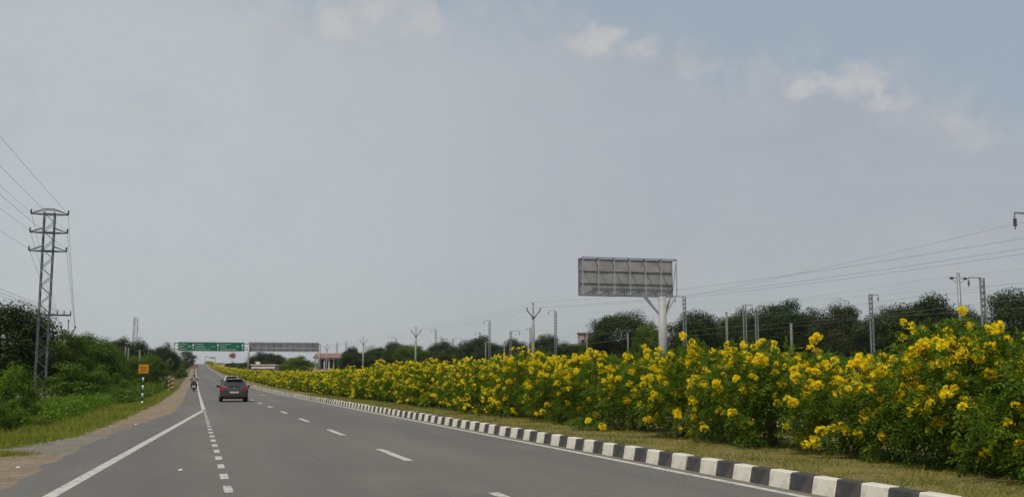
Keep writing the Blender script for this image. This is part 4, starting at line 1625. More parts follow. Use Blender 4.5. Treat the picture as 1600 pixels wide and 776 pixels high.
for (f0, w3, nx_) in ((0.015, (0.095, 0.065, 0.11), 0.145), (0.28, (0.10, 0.115, 0.20), 0.50), (0.65, (0.135, 0.07, 0.21), 0.875)):
    for r_, w_ in enumerate(w3):
        b = MB()
        scribble(b, sx0 + SW * f0, sz1 - SHh * (0.24 + 0.27 * r_), SW * w_, 0.26, rl_)
        b.build('lettering', 'white', sp)
    b = MB()
    scribble(b, sx0 + SW * nx_, sz1 - SHh * 0.48, SW * 0.04, 0.28, rl_)
    b.build('lettering', 'white', sp)
bx0, bz1 = gl(388.5, 534)
bx1, bz0 = gl(498, 549.5)
for i in range(11):
    u0, u1 = bx0 + (bx1 - bx0) * i / 11, bx0 + (bx1 - bx0) * (i + 1) / 11
    MB().box(((u0 + u1) / 2, 0.25 + random.uniform(-.01, .01), (bz0 + bz1) / 2), (u1 - u0 - 0.03, 0.04, bz1 - bz0)).build('back_sheet', 'sheet_dark', G)
b = MB()
for fz in (0.03, 0.3, 0.72, 0.97):
    b.box(((bx0 + bx1) / 2, 0.20, bz0 + (bz1 - bz0) * fz), (bx1 - bx0, 0.05, 0.045))
for i in range(12):
    b.box((bx0 + (bx1 - bx0) * i / 11, 0.17, (bz0 + bz1) / 2), (0.05, 0.05, bz1 - bz0 + 0.1))
b.build('back_rails', 'steel', G)

# far gantry on the crest
FY = 930.0
fz0 = float(zr(FY))
FG = thing('far_gantry', 'tiny far gantry with two grey boards at the crest of the road', 'gantry', (0, FY, fz0))
a0, a1, a2, a3 = [on_y(px, 558.5, FY) for px in (319.5, 325, 327.5, 336)]
for x in (a0.x + 0.6, a3.x + 0.4):
    MB().tube([(x, 0, -0.5), (x, 0, a0.z - fz0 + 0.6)], 0.2, 6).build('post', 'steel', FG)
MB().bar((a0.x + 0.6, 0, a0.z - fz0 + 0.5), (a3.x + 0.4, 0, a0.z - fz0 + 0.5), 0.25).build('beam', 'steel', FG)
MB().box(((a0.x + a1.x) / 2, -0.2, a0.z - fz0 + 0.9), (a1.x - a0.x, 0.1, 1.2)).build('board', 'sheet_dark', FG)
MB().box(((a2.x + a3.x) / 2, -0.2, a0.z - fz0 - 0.1), (a3.x - a2.x, 0.1, 1.5)).build('board', 'sheet', FG)

# ------------------------------------------------------------------ roadside signs
sp_ = on_z(222, 632, 0.0)
SG = thing('warning_sign', 'small square orange sign on a black and white banded post', 'sign', (sp_.x, sp_.y, 0.0))
ph = on_y(222, 583, sp_.y).z
ptop = on_y(222, 569, sp_.y).z
pw = 15.0 / FPX * 56
nb = 8
for k in range(nb):
    za_, zb_ = ph * k / nb, ph * (k + 1) / nb
    MB().tube([(0, 0, za_ - (0.3 if k == 0 else 0)), (0, 0, zb_)], 0.045, 8).build('post_band', 'white' if k % 2 == 0 else 'black', SG, True)
pl = MB().box((0, -0.06, (ph + ptop) / 2), (pw, 0.02, ptop - ph)).build('plate', 'orange', SG, bevel=0.006)
MB().box((0, -0.03, (ph + ptop) / 2), (0.05, 0.04, ptop - ph - 0.06)).build('back_rail', 'steel', SG)
for (zc, w_) in ((ph + (ptop - ph) * 0.64, 0.25), (ph + (ptop - ph) * 0.34, 0.28)):
    b = MB()
    u = -w_ / 2
    k = 0
    while u < w_ / 2:
        h = 0.075
        b.box((u + 0.02, -0.073, zc + h * .4), (0.075, 0.006, 0.022))
        b.box((u + 0.02, -0.073, zc - h * .4), (0.06, 0.006, 0.022))
        b.box((u + (0.045 if k % 2 else -0.005), -0.0735, zc), (0.022, 0.006, h))
        u += 0.095
        k += 1
    b.build('lettering', 'red_print', pl)

hz = on_y(267, 605, 112.0)
HM = thing('hazard_marker', 'low striped hazard marker board at the left shoulder before the gantry', 'marker', (hz.x, 112.0, g1(hz.x, 112)))
for (dx, w_, c1_, c2_) in ((0.12, 0.30, 'stripe_red', 'cream'), (-0.22, 0.16, 'cream', 'stripe_red')):
    for k in range(7):
        z = 0.1 + k * 0.21
        MB().add([(dx - w_ / 2, -0.02, z), (dx + w_ / 2, -0.02, z + 0.12), (dx + w_ / 2, -0.02, z + 0.32), (dx - w_ / 2, -0.02, z + 0.20),
                  (dx - w_ / 2, 0.02, z), (dx + w_ / 2, 0.02, z + 0.12), (dx + w_ / 2, 0.02, z + 0.32), (dx - w_ / 2, 0.02, z + 0.20)],
                 [(0, 1, 2, 3), (7, 6, 5, 4), (0, 4, 5, 1), (1, 5, 6, 2), (2, 6, 7, 3), (3, 7, 4, 0)]).build('stripe', c1_ if k % 2 == 0 else c2_, HM)
    MB().bar((dx, 0.05, -0.3), (dx, 0.05, 1.6), 0.05).build('post', 'steel', HM)

# round sign far right of the crest
rs = on_x(363, 555, 23.5)
rz_ = g1(23.5, rs.y)
RS = thing('round_sign', 'far round white sign with red disc and dark bar beyond the opposite road', 'sign', (23.5, rs.y, rz_))
rr_ = 7.0 / FPX * rs.y
hc = rs.z - rz_
MB().tube([(0, 0.2, -0.5), (0, 0.2, hc)], 0.25, 8).build('post', 'steel', RS)
MB().disc((0, 0, hc), rr_, 0.25, 28).build('ring', 'white', RS)
MB().disc((rr_ * 0.1, -0.16, hc), rr_ * 0.6, 0.1, 24).build('disc', simple('dull_red', (0.30, 0.13, 0.11), 0.6), RS)
MB().box((-rr_ * 0.2, -0.24, hc - rr_ * 0.05), (rr_ * 1.1, 0.08, rr_ * 0.2)).build('bar', 'black', RS)

# ------------------------------------------------------------------ concrete poles at the left, telecom tower
for (px, top, Z, lab) in ((196.5, 541, 132, 'left one of two pale concrete poles before the dark trees'), (201, 543, 134, 'right one of two pale concrete poles before the dark trees'),
                          (218.5, 546, 130, 'pale concrete pole right above the orange sign')):
    p = at_depth(px, top, Z)
    z = g1(p.x, p.y)
    t = thing('concrete_pole', lab, 'utility pole', (p.x, p.y, z), 0, 'concrete poles at the left')
    MB().tube([(0, 0, -0.4), (0, 0, p.z - z)], [0.12, 0.09], 8).build('shaft', 'old_concrete', t, True)
    MB().bar((-0.45, 0, p.z - z - 0.15), (0.45, 0, p.z - z - 0.15), 0.07).build('cross_arm', 'dark_steel', t)

tp = at_depth(212, 495, 420)
tz = g1(tp.x, tp.y)
TT = thing('telecom_tower', 'slender grey lattice telecom tower above the left trees', 'tower', (tp.x, tp.y, tz))
TH = tp.z - tz
tri = [Vector((math.cos(a), math.sin(a), 0)) for a in (0.3, 2.4, 4.5)]
for d3 in tri:
    MB().bar(d3 * 1.5 + Vector((0, 0, -0.5)), d3 * 0.75 + Vector((0, 0, TH)), 0.14).build('leg', 'steel', TT)
b = MB()
for i in range(22):
    za_, zb_ = TH * i / 22, TH * (i + 1) / 22
    ra, rb = 1.5 - 0.75 * i / 22, 1.5 - 0.75 * (i + 1) / 22
    for k in range(3):
        b.bar(tri[k] * ra + Vector((0, 0, za_)), tri[(k + 1) % 3] * rb + Vector((0, 0, zb_)), 0.08)
b.build('lacing', 'steel', TT)
for i, (fz, k) in enumerate(((0.93, 0), (0.92, 1), (0.80, 2), (0.79, 0), (0.70, 1))):
    c = tri[k] * 1.25 + Vector((0, 0, TH * fz))
    MB().box(c, (0.3, 0.3, 1.8)).build('antenna', 'white', TT)

# ------------------------------------------------------------------ buildings
def house(name, label, px0, px1, top, Z, depth, mat, roofmat, over=0.3, windows=0, storeys=1, door=True, slope=0.0):
    pa__, pb__ = at_depth(px0, top, Z), at_depth(px1, top, Z)
    c = (pa__ + pb__) / 2
    w = (pb__ - pa__).length
    ang = math.atan2(pb__.y - pa__.y, pb__.x - pa__.x)
    z = g1(c.x, c.y)
    H = c.z - z
    t = thing(name, label, 'building', (c.x, c.y, z - 0.2), ang)
    wl_ = MB().box((0, depth / 2, H / 2 - 0.1), (w, depth, H + 0.2)).build('wall', mat, t)
    b = MB()
    b.box((0, depth / 2 - 0.05, H + 0.12), (w + over * 2, depth + over * 2, 0.22), Matrix.Rotation(slope, 3, 'X'))
    b.build('roof', roofmat, t)
    for st in range(storeys):
        zc = H / storeys * (st + 0.55)
        for k in range(windows):
            x = -w / 2 + w * (k + 0.5) / windows
            fr = MB().box((x, -0.02, zc), (w / windows * 0.46, 0.06, H / storeys * 0.42)).build('window', 'white_wall', t)
            MB().box((x, -0.06, zc), (w / windows * 0.38, 0.05, H / storeys * 0.35)).build('pane', 'window', fr)
    return t, w, H


house('pink_building', 'pink two storey building half hidden left of the domed tree', 905, 936, 519, 225, 5, 'pink_wall', 'pink_wall', 0.25, 3, 2)
t, w, H = house('roadside_building', 'low whitewashed building with pink base below the gantry back board', 395, 429, 569, 255, 5, 'pink_wall', 'white_wall', 0.5, 3, 1)
MB().box((0, -0.35, H - 0.55), (w + 0.4, 0.5, 0.5)).build('canopy', 'white_wall', t)
MB().box((-w * 0.28, 0.5, H + 0.55), (0.9, 0.9, 0.7)).build('water_tank', 'white_wall', t)
house('white_shed', 'small pale shed roof between the left poles and the orange sign', 201, 219, 568, 150, 4, 'white_wall', 'white_wall', 0.3, 1, 1)
house('far_house', 'small far white house beyond the opposite road near the crest', 341, 349, 566, 620, 6, 'white_wall', 'white_wall', 0.4, 2, 1)

# long open shed with faded red roof
s0, s1 = at_depth(490, 551, 262), at_depth(547, 551, 262)
c = (s0 + s1) / 2
sw = (s1 - s0).length
sang = math.atan2(s1.y - s0.y, s1.x - s0.x)
sz = g1(c.x, c.y)
sh = c.z - sz
SHD = thing('open_shed', 'long open shed with faded red roof on pale columns', 'building', (c.x, c.y, sz), sang)
rb_ = 0.2 * sh
MB().add([(-sw / 2, -1, sh - 1.15), (sw / 2, -1, sh - 1.15), (sw / 2, 3, sh), (-sw / 2, 3, sh), (-sw / 2, 7, sh - 1.15), (sw / 2, 7, sh - 1.15),
          (-sw / 2, -1, sh - 1.35), (sw / 2, -1, sh - 1.35), (sw / 2, 7, sh - 1.35), (-sw / 2, 7, sh - 1.35)],
         [(0, 1, 2, 3), (3, 2, 5, 4), (0, 3, 4, 9, 6), (1, 7, 8, 5, 2), (0, 6, 7, 1), (4, 5, 8, 9), (6, 9, 8, 7)]).build('roof', 'roof_red', SHD)
for k in range(8):
    MB().box((-sw / 2 + sw * (k + 0.5) / 8, -0.4, (sh - 1.35) / 2 - 0.1), (0.28, 0.28, sh - 1.33)).build('column', 'white_wall', SHD)
MB().box((0, 6.2, (sh - 1.4) / 2), (sw, 0.2, sh - 1.4)).build('back_wall', 'window', SHD)
MB().box((0, -1.2, sh * 0.22), (sw * 0.9, 0.2, 0.5)).build('parapet', 'pink_wall', SHD)

# beige cabinet on the slope
cb = at_depth(1346, 564, 44)
cz = g1(cb.x, cb.y)
CH = cb.z - cz
CBN = thing('relay_cabinet', 'small beige concrete cabinet with dark top showing above the hedge', 'cabinet', (cb.x, cb.y, cz), R(-18))
MB().box((0, 0, CH / 2 - 0.1), (0.56, 0.5, CH + 0.1)).build('body', 'beige', CBN, bevel=0.015)
MB().box((0.02, 0, CH - 0.01), (0.66, 0.6, 0.06)).build('cap', 'black', CBN)
MB().box((0.06, -0.255, CH - 0.28), (0.09, 0.02, 0.34)).build('slot', 'black', CBN)


# ------------------------------------------------------------------ vehicles
def wheel(parent, x, y, r=0.30, w=0.18):
    b = MB()
    n = 20
    prof = [(r * 0.62, -w / 2), (r * 0.93, -w / 2), (r, -w * 0.36), (r, w * 0.36), (r * 0.93, w / 2), (r * 0.62, w / 2)]
    v, f = [], []
    for k in range(n):
        a = 2 * math.pi * k / n
        for (rad, xx) in prof:
            v.append((xx, math.cos(a) * rad, math.sin(a) * rad))
    m = len(prof)
    for k in range(n):
        for j in range(m):
            f.append((k * m + j, ((k + 1) % n) * m + j, ((k + 1) % n) * m + (j + 1) % m, k * m + (j + 1) % m))
    wo = bpy.data.objects.new('wheel', None)
    COL.objects.link(wo)
    wo.parent = parent
    wo.location = (x, y, r)
    b.add(v, f)
    b.build('tyre', 'rubber', wo, True)
    q = MB().disc((0, 0, 0), r * 0.60, w * 0.6, 16, 'X')
    for k in range(5):
        a = 2 * math.pi * k / 5
        q.bar((math.copysign(w * .36, x), 0, 0), (math.copysign(w * .36, x), math.cos(a) * r * .58, math.sin(a) * r * .58), 0.05, 0.03)
    q.build('rim', 'chrome', wo)
    return wo


def hatchback(name, label, paint, loc, rz=0.0, k=1.0):
    t = thing(name, label, 'car', loc, rz)
    #        y     zb    w     zbelt wb    zroof wr
    ST = [(0.00, 0.36, 0.60, 0.62, 0.60, 0.66, 0.56),
          (0.02, 0.30, 0.74, 0.80, 0.70, 0.86, 0.62),
          (0.10, 0.27, 0.80, 0.93, 0.76, 1.00, 0.69),
          (0.22, 0.26, 0.83, 0.99, 0.79, 1.14, 0.66),
          (0.44, 0.26, 0.84, 0.99, 0.80, 1.42, 0.59),
          (0.60, 0.26, 0.84, 0.98, 0.80, 1.48, 0.58),
          (1.10, 0.25, 0.84, 0.97, 0.80, 1.52, 0.60),
          (1.90, 0.24, 0.84, 0.95, 0.80, 1.50, 0.60),
          (2.35, 0.24, 0.84, 0.94, 0.80, 1.38, 0.58),
          (2.95, 0.25, 0.83, 0.93, 0.78, 1.00, 0.66),
          (3.55, 0.26, 0.80, 0.82, 0.72, 0.88, 0.60),
          (3.78, 0.30, 0.72, 0.70, 0.62, 0.74, 0.50),
          (3.84, 0.36, 0.62, 0.58, 0.56, 0.62, 0.44)]
    v, f = [], []
    for (y, zb, w, zm, wm, zr_, wr) in ST:
        half = [(w * 0.90, zb), (w * 0.985, zb + 0.10), (w, (zb + zm) / 2 + 0.03), (w * 0.985, zm - 0.10), (wm, zm), (wr + (wm - wr) * 0.06, zr_ - 0.07), (wr * 0.93, zr_ - 0.015), (wr * 0.55, zr_ + 0.012)]
        ring = [(x, z) for x, z in half] + [(-x, z) for x, z in reversed(half)]
        v += [(x, y, z) for x, z in ring]
    n = 16
    for i in range(len(ST) - 1):
        for j in range(n):
            f.append((i * n + j, i * n + (j + 1) % n, (i + 1) * n + (j + 1) % n, (i + 1) * n + j))
    f.append(tuple(reversed(range(n))))
    f.append(tuple((len(ST) - 1) * n + j for j in range(n)))
    b = MB().add(v, f)
    body = b.build('body', paint, t, True)
    md = body.modifiers.new('sub', 'SUBSURF')
    md.levels = md.render_levels = 1
    # tailgate glass
    g = MB()
    gv_, gf_ = [], []
    rowsG = [(0.165, 1.03, 0.63), (0.26, 1.16, 0.60), (0.36, 1.29, 0.56), (0.445, 1.385, 0.52)]
    for (y, z, w) in rowsG:
        for q in range(7):
            u = -1 + 2 * q / 6
            gv_.append((u * w, y - 0.055 + 0.05 * u * u, z + 0.01))
    for i in range(3):
        for q in range(6):
            a = i * 7 + q
            gf_.append((a, a + 1, a + 8, a + 7))
    g.add(gv_, gf_).build('rear_window', 'glass', t, True)
    MB().box((0.0, 0.09, 1.02), (0.66, 0.03, 0.03)).build('wiper', 'plastic', t)
    MB().box((0, 0.40, 1.475), (1.0, 0.26, 0.035), Matrix.Rotation(-0.1, 3, 'X')).build('spoiler', paint, t, bevel=0.01)
    for s in (-1, 1):
        sg = MB()
        sv, sf = [], []
        for (y, zt_, zl) in ((0.66, 1.36, 1.03), (1.1, 1.43, 1.02), (1.9, 1.42, 1.0), (2.3, 1.32, 0.99), (2.75, 1.07, 0.98)):
            for z in (zl, zt_):
                wv = 0.80 + (0.60 - 0.80) * (z - 0.97) / 0.5
                sv.append((s * (wv + 0.012), y, z))
        for i in range(4):
            sf.append((2 * i, 2 * i + 1, 2 * i + 3, 2 * i + 2))
        sg.add(sv, sf).build('side_window', 'glass', t)
        lm = MB()
        lm.add([(s * 0.52, -0.03, 0.82), (s * 0.78, 0.02, 0.76), (s * 0.845, 0.32, 0.86), (s * 0.83, 0.30, 1.01), (s * 0.75, 0.03, 1.03), (s * 0.54, -0.02, 0.95),
                (s * 0.46, 0.16, 0.80), (s * 0.70, 0.22, 0.77), (s * 0.72, 0.38, 0.86), (s * 0.70, 0.36, 1.00), (s * 0.64, 0.24, 1.01), (s * 0.52, 0.2, 0.93)],
               [(0, 1, 4, 5), (1, 2, 3, 4), (11, 10, 9, 8, 7, 6)] + [(i, i + 6, (i + 1) % 6 + 6, (i + 1) % 6) for i in range(6)])
        lm.build('tail_light', 'tail', t)
        mm = MB().box((s * 0.90, 2.42, 1.02), (0.20, 0.12, 0.15)).bar((s * 0.78, 2.44, 0.98), (s * 0.88, 2.42, 1.0), 0.05)
        mm.build('mirror', 'plastic', t, bevel=0.03)
        MB().box((s * 0.58, -0.002, 0.50), (0.16, 0.03, 0.06)).build('reflector', 'tail', t)
    MB().box((0, 0.035, 0.36), (1.24, 0.10, 0.14)).build('bumper_insert', 'plastic', t, bevel=0.02)
    MB().box((0, 0.0, 0.64), (0.52, 0.03, 0.12)).build('number_plate', simple('plate_white', (0.5, 0.5, 0.47), 0.4), t)
    MB().disc((0, 0.045, 0.92), 0.045, 0.03, 14).build('badge', 'chrome', t)
    MB().box((0, 1.9, 0.26), (1.30, 3.0, 0.12)).build('underbody', 'plastic', t)
    for x in (-0.73, 0.73):
        for y in (0.62, 3.08):
            wheel(t, x, y)
    t.scale = (k, k, k * 0.91)
    return t


cp = on_z(365.6, 628, 0.0)
hatchback('hatchback_car', 'dark grey hatchback driving ahead in the middle of the road', 'car_grey', (cp.x, cp.y, 0.012), 0.0, 1.0)
wy = 122.0
wp = on_y(361.8, 597, wy)
hatchback('white_car', 'white car mostly hidden ahead of the grey hatchback', 'car_white', (wp.x, wy, float(zr(wy)) + 0.012), 0.0, 1.14)


def van(name, label, paint, loc, L=4.4, W=1.75, H=2.0, rz=0.0, rear_box=None):
    t = thing(name, label, 'vehicle', loc, rz)
    prof = [(0, 0.35), (0.0, H * 0.55), (0.15, H * 0.97), (0.35, H), (L * 0.62, H), (L * 0.78, H * 0.62), (L * 0.98, H * 0.52), (L, 0.4)]
    v = [(s * W / 2 * (0.86 if z > H * 0.8 else 1.0), y, z) for s in (-1, 1) for (y, z) in prof]
    n = len(prof)
    f = [tuple(reversed(range(n))), tuple(range(n, 2 * n))] + [(i, (i + 1) % n, n + (i + 1) % n, n + i) for i in range(n)]
    MB().add(v, f).build('body', paint, t, bevel=0.05)
    MB().box((0, 0.05, H * 0.76), (W * 0.72, 0.06, H * 0.27), Matrix.Rotation(-0.2, 3, 'X')).build('rear_window', 'glass', t)
    MB().box((0, L * 0.72, H * 0.80), (W * 0.72, 0.06, H * 0.26), Matrix.Rotation(0.62, 3, 'X')).build('windscreen', 'glass', t)
    for s in (-1, 1):
        MB().box((s * W * 0.42, -0.01, H * 0.42), (0.16, 0.05, 0.25)).build('tail_light', 'tail', t)
        for y in (0.7, L - 0.8):
            wheel(t, s * (W / 2 - 0.1), y, 0.3)
    return t


def z_on_road(px, py, x):
    """distance on the climbing road at which a point seen at (px, py) stands"""
    best = min(np.arange(250, 940, 2.0), key=lambda y: abs(float((on_y(px, py, y)).z - zr(y))))
    return float(best)


ry = z_on_road(300, 576, 0)
rx = on_y(299.5, 576, ry).x
van('red_van', 'tiny red and white van on the left shoulder far ahead, left one', 'car_red', (rx, ry, float(zr(ry)) + 0.012), 4.2, 2.2, 2.1)
rx2 = on_y(306.5, 576, ry + 8).x
van('red_van', 'tiny red and white van at the road edge far ahead, right one', 'car_red', (rx2, ry + 8, float(zr(ry + 8)) + 0.012), 4.2, 2.0, 2.2)
rx3 = on_y(301, 570, ry + 40).x
van('tall_truck', 'tiny tall dark truck behind the red vans on the left shoulder', 'car_dark', (rx3 - 0.5, ry + 40, float(zr(ry + 40)) + 0.012), 7, 2.3, 4.2)
oy = 640.0
van('white_van', 'tiny white van coming down the opposite road far ahead', 'car_white', (17.2, oy, float(zr(oy)) + 0.012), 4.6, 1.9, 2.3, math.pi)
van('dark_car', 'tiny dark car coming down the opposite road far ahead', 'car_dark', (19.6, oy - 60, float(zr(oy - 60)) + 0.012), 4.2, 1.8, 1.6, math.pi)

# ------------------------------------------------------------------ motorcycle and rider
my = 113.0
mx = on_y(303.0, 604, my).x
mz = float(zr(my)) + 0.006
MC = thing('motorcycle', 'small dark motorcycle carrying a rider on the left shoulder ahead', 'motorcycle', (mx, my, mz))


def torus(R0, r0, n=20, m=8):
    v, f = [], []
    for i in range(n):
        a = 2 * math.pi * i / n
        for j in range(m):
            b_ = 2 * math.pi * j / m
            rad = R0 + r0 * math.cos(b_)
            v.append((r0 * 1.1 * math.sin(b_), math.cos(a) * rad, math.sin(a) * rad))
    for i in range(n):
        for j in range(m):
            f.append((i * m + j, ((i + 1) % n) * m + j, ((i + 1) % n) * m + (j + 1) % m, i * m + (j + 1) % m))
    return v, f


for y in (0.0, 1.27):
    w_o = bpy.data.objects.new('wheel', None)
    COL.objects.link(w_o)
    w_o.parent = MC
    w_o.location = (0, y, 0.30)
    MB().add(*torus(0.25, 0.055)).build('tyre', 'rubber', w_o, True)
    q = MB().disc((0, 0, 0), 0.06, 0.16, 10, 'X')
    for k in range(8):
        a = 2 * math.pi * k / 8
        q.bar((0, 0, 0), (0, math.cos(a) * .22, math.sin(a) * .22), 0.02)
    q.build('rim', 'chrome', w_o)
MB().tube([(0, 0.42, 0.38), (0, 0.62, 0.30), (0, 0.85, 0.34), (0, 0.92, 0.55)], [0.14, 0.17, 0.16, 0.10], 10).build('engine', 'dark_steel', MC, True)
MB().tube([(0, 0.62, 0.78), (0, 0.80, 0.86), (0, 1.0, 0.84), (0, 1.06, 0.74)], [0.10, 0.17, 0.16, 0.07], 12).build('tank', 'black', MC, True)
MB().tube([(0, -0.22, 0.80), (0, 0.05, 0.80), (0, 0.4, 0.76), (0, 0.62, 0.78)], [0.08, 0.14, 0.15, 0.11], 10).build('seat', 'plastic', MC, True)
b = MB().bar((0.0, 1.27, 0.30), (0.0, 1.02, 1.0), 0.07)
b.bar((-0.36, 0.88, 1.04), (0.36, 0.88, 1.04), 0.035).bar((-0.1, 1.0, 0.98), (-0.1, 0.88, 1.04), 0.03).bar((0.1, 1.0, 0.98), (0.1, 0.88, 1.04), 0.03)
b.build('handlebar', 'dark_steel', MC)
MB().bar((0, 0, 0.30), (0, 0.5, 0.38), 0.06).bar((0.1, -0.1, 0.42), (0.1, 0.6, 0.32), 0.09).bar((0, -0.15, 0.72), (0, 0.6, 0.66), 0.08).build('frame', 'dark_steel', MC)
MB().box((0, -0.30, 0.66), (0.12, 0.06, 0.07)).build('tail_light', 'tail', MC, bevel=0.02)
MB().box((0, -0.34, 0.50), (0.18, 0.02, 0.12)).build('number_plate', 'white', MC)
for s in (-1, 1):
    MB().bar((s * 0.3, 0.9, 1.04), (s * 0.34, 0.9, 1.2), 0.02).box((s * 0.34, 0.9, 1.22), (0.12, 0.03, 0.08)).build('mirror', 'plastic', MC)


def skin_body(name, verts, edges, radii, mat, parent, root=0, sub=2):
    me = bpy.data.meshes.new(name)
    me.from_pydata(verts, edges, [])
    o = link_mesh(name, me, parent)
    md = o.modifiers.new('skin', 'SKIN')
    md.use_smooth_shade = True
    for i, r in enumerate(radii):
        sv = me.skin_vertices[0].data[i]
        sv.radius = r if isinstance(r, tuple) else (r, r)
    me.skin_vertices[0].data[root].use_root = True
    s = o.modifiers.new('sub', 'SUBSURF')
    s.levels = s.render_levels = sub
    me.materials.append(M[mat] if isinstance(mat, str) else mat)
    return o


PER = thing('person', 'person in pale shirt and dark trousers riding the motorcycle away', 'person', (mx, my, mz))
V_, E_, R_ = [], [], []


def jv(p, r, par=None):
    V_.append(p)
    R_.append(r)
    if par is not None:
        E_.append((par, len(V_) - 1))
    return len(V_) - 1


pel = jv((0, 0.30, 0.93), (0.17, 0.13))
sp1 = jv((0, 0.33, 1.13), (0.155, 0.11), pel)
sp2 = jv((0, 0.38, 1.34), (0.185, 0.12), sp1)
nk = jv((0, 0.42, 1.47), (0.06, 0.06), sp2)
hd0 = jv((0, 0.44, 1.54), (0.075, 0.085), nk)
hd = jv((0, 0.45, 1.63), (0.088, 0.105), hd0)
hd1 = jv((0, 0.45, 1.71), (0.055, 0.065), hd)
nose = jv((0, 0.565, 1.60), (0.014, 0.014), hd)
for s in (-1, 1):
    ear = jv((s * 0.095, 0.44, 1.60), (0.016, 0.022), hd)
    sh_ = jv((s * 0.20, 0.40, 1.38), (0.068, 0.068), sp2)
    el_ = jv((s * 0.33, 0.56, 1.17), (0.047, 0.047), sh_)
    wr_ = jv((s * 0.31, 0.80, 1.09), (0.030, 0.034), el_)
    pm = jv((s * 0.30, 0.86, 1.08), (0.040, 0.026), wr_)
    for k in range(4):
        f1 = jv((s * (0.265 + 0.022 * k), 0.915 + 0.004 * (k == 1), 1.075), 0.0095, pm)
        f2 = jv((s * (0.265 + 0.022 * k), 0.925, 1.035), 0.0085, f1)
        f3 = jv((s * (0.265 + 0.022 * k), 0.895, 1.020), 0.0075, f2)
    t1 = jv((s * 0.255, 0.865, 1.05), 0.011, pm)
    t2 = jv((s * 0.25, 0.895, 1.02), 0.009, t1)
    hp = jv((s * 0.12, 0.33, 0.88), (0.11, 0.10), pel)
    kn = jv((s * 0.27, 0.76, 0.72), (0.068, 0.068), hp)
    an = jv((s * 0.24, 0.56, 0.36), (0.043, 0.043), kn)
    to = jv((s * 0.24, 0.74, 0.30), (0.042, 0.032), an)
body = skin_body('body', V_, E_, R_, 'skin', PER)
# clothes: shirt and trousers drawn over the same bones, a little larger
V_, E_, R_ = [], [], []
a0_ = jv((0, 0.31, 0.98), (0.185, 0.145))
a1_ = jv((0, 0.33, 1.14), (0.172, 0.125), a0_)
a2_ = jv((0, 0.38, 1.34), (0.20, 0.135), a1_)
a3_ = jv((0, 0.41, 1.425), (0.085, 0.08), a2_)
for s in (-1, 1):
    c1_ = jv((s * 0.20, 0.40, 1.38), (0.085, 0.085), a2_)
    c2_ = jv((s * 0.30, 0.52, 1.22), (0.068, 0.068), c1_)
skin_body('shirt', V_, E_, R_, simple('pale_shirt', (0.20, 0.19, 0.19), 0.8), PER)
V_, E_, R_ = [], [], []
a0_ = jv((0, 0.30, 0.95), (0.185, 0.14))
for s in (-1, 1):
    c1_ = jv((s * 0.12, 0.33, 0.88), (0.122, 0.112), a0_)
    c2_ = jv((s * 0.27, 0.76, 0.72), (0.082, 0.082), c1_)
    c3_ = jv((s * 0.245, 0.58, 0.40), (0.062, 0.062), c2_)
skin_body('trousers', V_, E_, R_, simple('dark_trousers', (0.022, 0.022, 0.028), 0.85), PER)
V_, E_, R_ = [], [], []
h0 = jv((0, 0.425, 1.60), (0.088, 0.085))
h1 = jv((0, 0.435, 1.66), (0.096, 0.106), h0)
h2 = jv((0, 0.445, 1.725), (0.062, 0.072), h1)
skin_body('hair', V_, E_, R_, 'hair', PER)
for s in (-1, 1):
    MB().disc((s * 0.034, 0.548, 1.635), 0.013, 0.016, 10, 'Y').build('eye', 'hair', PER)
    MB().tube([(s * 0.24, 0.52, 0.32), (s * 0.24, 0.64, 0.33), (s * 0.24, 0.78, 0.30)], [0.055, 0.06, 0.045], 8).build('shoe', 'plastic', PER, True)
MB().tube([(-0.03, 0.556, 1.565), (0, 0.562, 1.562), (0.03, 0.556, 1.565)], 0.008, 6).build('mouth', 'red_print', PER)

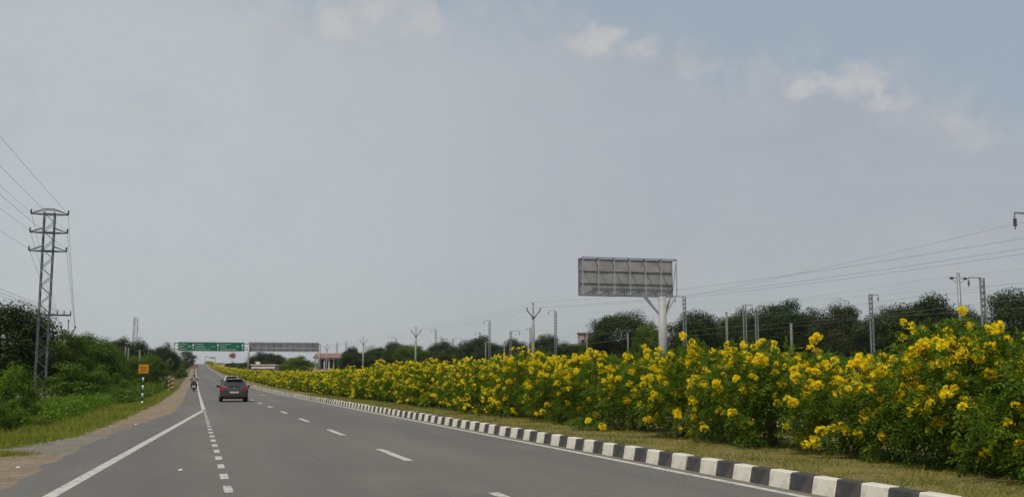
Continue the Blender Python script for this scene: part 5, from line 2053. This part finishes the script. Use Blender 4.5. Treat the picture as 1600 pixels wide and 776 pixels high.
# ------------------------------------------------------------------ litter and stones on the shoulder
for (px, py_, lab) in ((158.5, 660.5, 'white scrap of paper on the grass verge'), (212, 662.5, 'pale scrap on the dirt shoulder edge'),
                       (28, 729.5, 'pale scrap lying on the brown dirt patch'), (282, 733.5, 'small white scrap on the asphalt')):
    p = on_z(px, py_, 0.02)
    b = MB()
    b.add([(-.07, -.05, 0), (.06, -.06, .01), (.08, .04, .03), (-.02, .07, .05), (-.08, .03, .02), (0, 0, .06)],
          [(0, 1, 5), (1, 2, 5), (2, 3, 5), (3, 4, 5), (4, 0, 5)])
    o = b.build('paper_scrap', 'litter')
    o.location = (p.x, p.y, 0.014)
    o.scale = (0.45, 0.45, 0.45)
    tag(o, lab, 'litter', 'litter on the roadside')
n = 900
yy = 9 + RNG.uniform(0, 1, n) ** 1.5 * 70
ex = np.interp(yy, [8, 12, 17, 24, 33, 46, 60, 100], [-2.6, -2.48, -2.32, -2.2, -1.75, -0.75, -0.62, -0.62])
xx = ex - np.abs(RNG.normal(0.12, 0.6, n))
b = MB()
for x, y in zip(xx, yy):
    s = random.uniform(0.012, 0.04)
    b.add([(x - s, y - s * .6, 0.004), (x + s, y - s, 0.004), (x + s * .7, y + s, 0.004), (x - s * .8, y + s * .8, 0.004), (x, y, s * 0.9)],
          [(0, 1, 4), (1, 2, 4), (2, 3, 4), (3, 0, 4)])
o = b.build('loose_stones', 'track')
tag(o, 'small loose stones scattered along the left dirt shoulder', 'stones', kind='stuff')

# ------------------------------------------------------------------ air
hm = bpy.data.materials.new('haze_air')
hm.use_nodes = True
ht = NT(hm.node_tree)
ht.n.remove(ht.n['Principled BSDF'])
pv = ht.new('ShaderNodeVolumePrincipled')
pv.inputs['Color'].default_value = (0.86, 0.90, 0.95, 1)
pv.inputs['Density'].default_value = 0.00011
pv.inputs['Anisotropy'].default_value = 0.2
ht.l.new(pv.outputs[0], ht.n['Material Output'].inputs['Volume'])
M['haze'] = hm
hz_ = MB().box((0, 1900, 27), (8200, 4400, 60)).build('haze', 'haze')
hz_['kind'] = 'stuff'
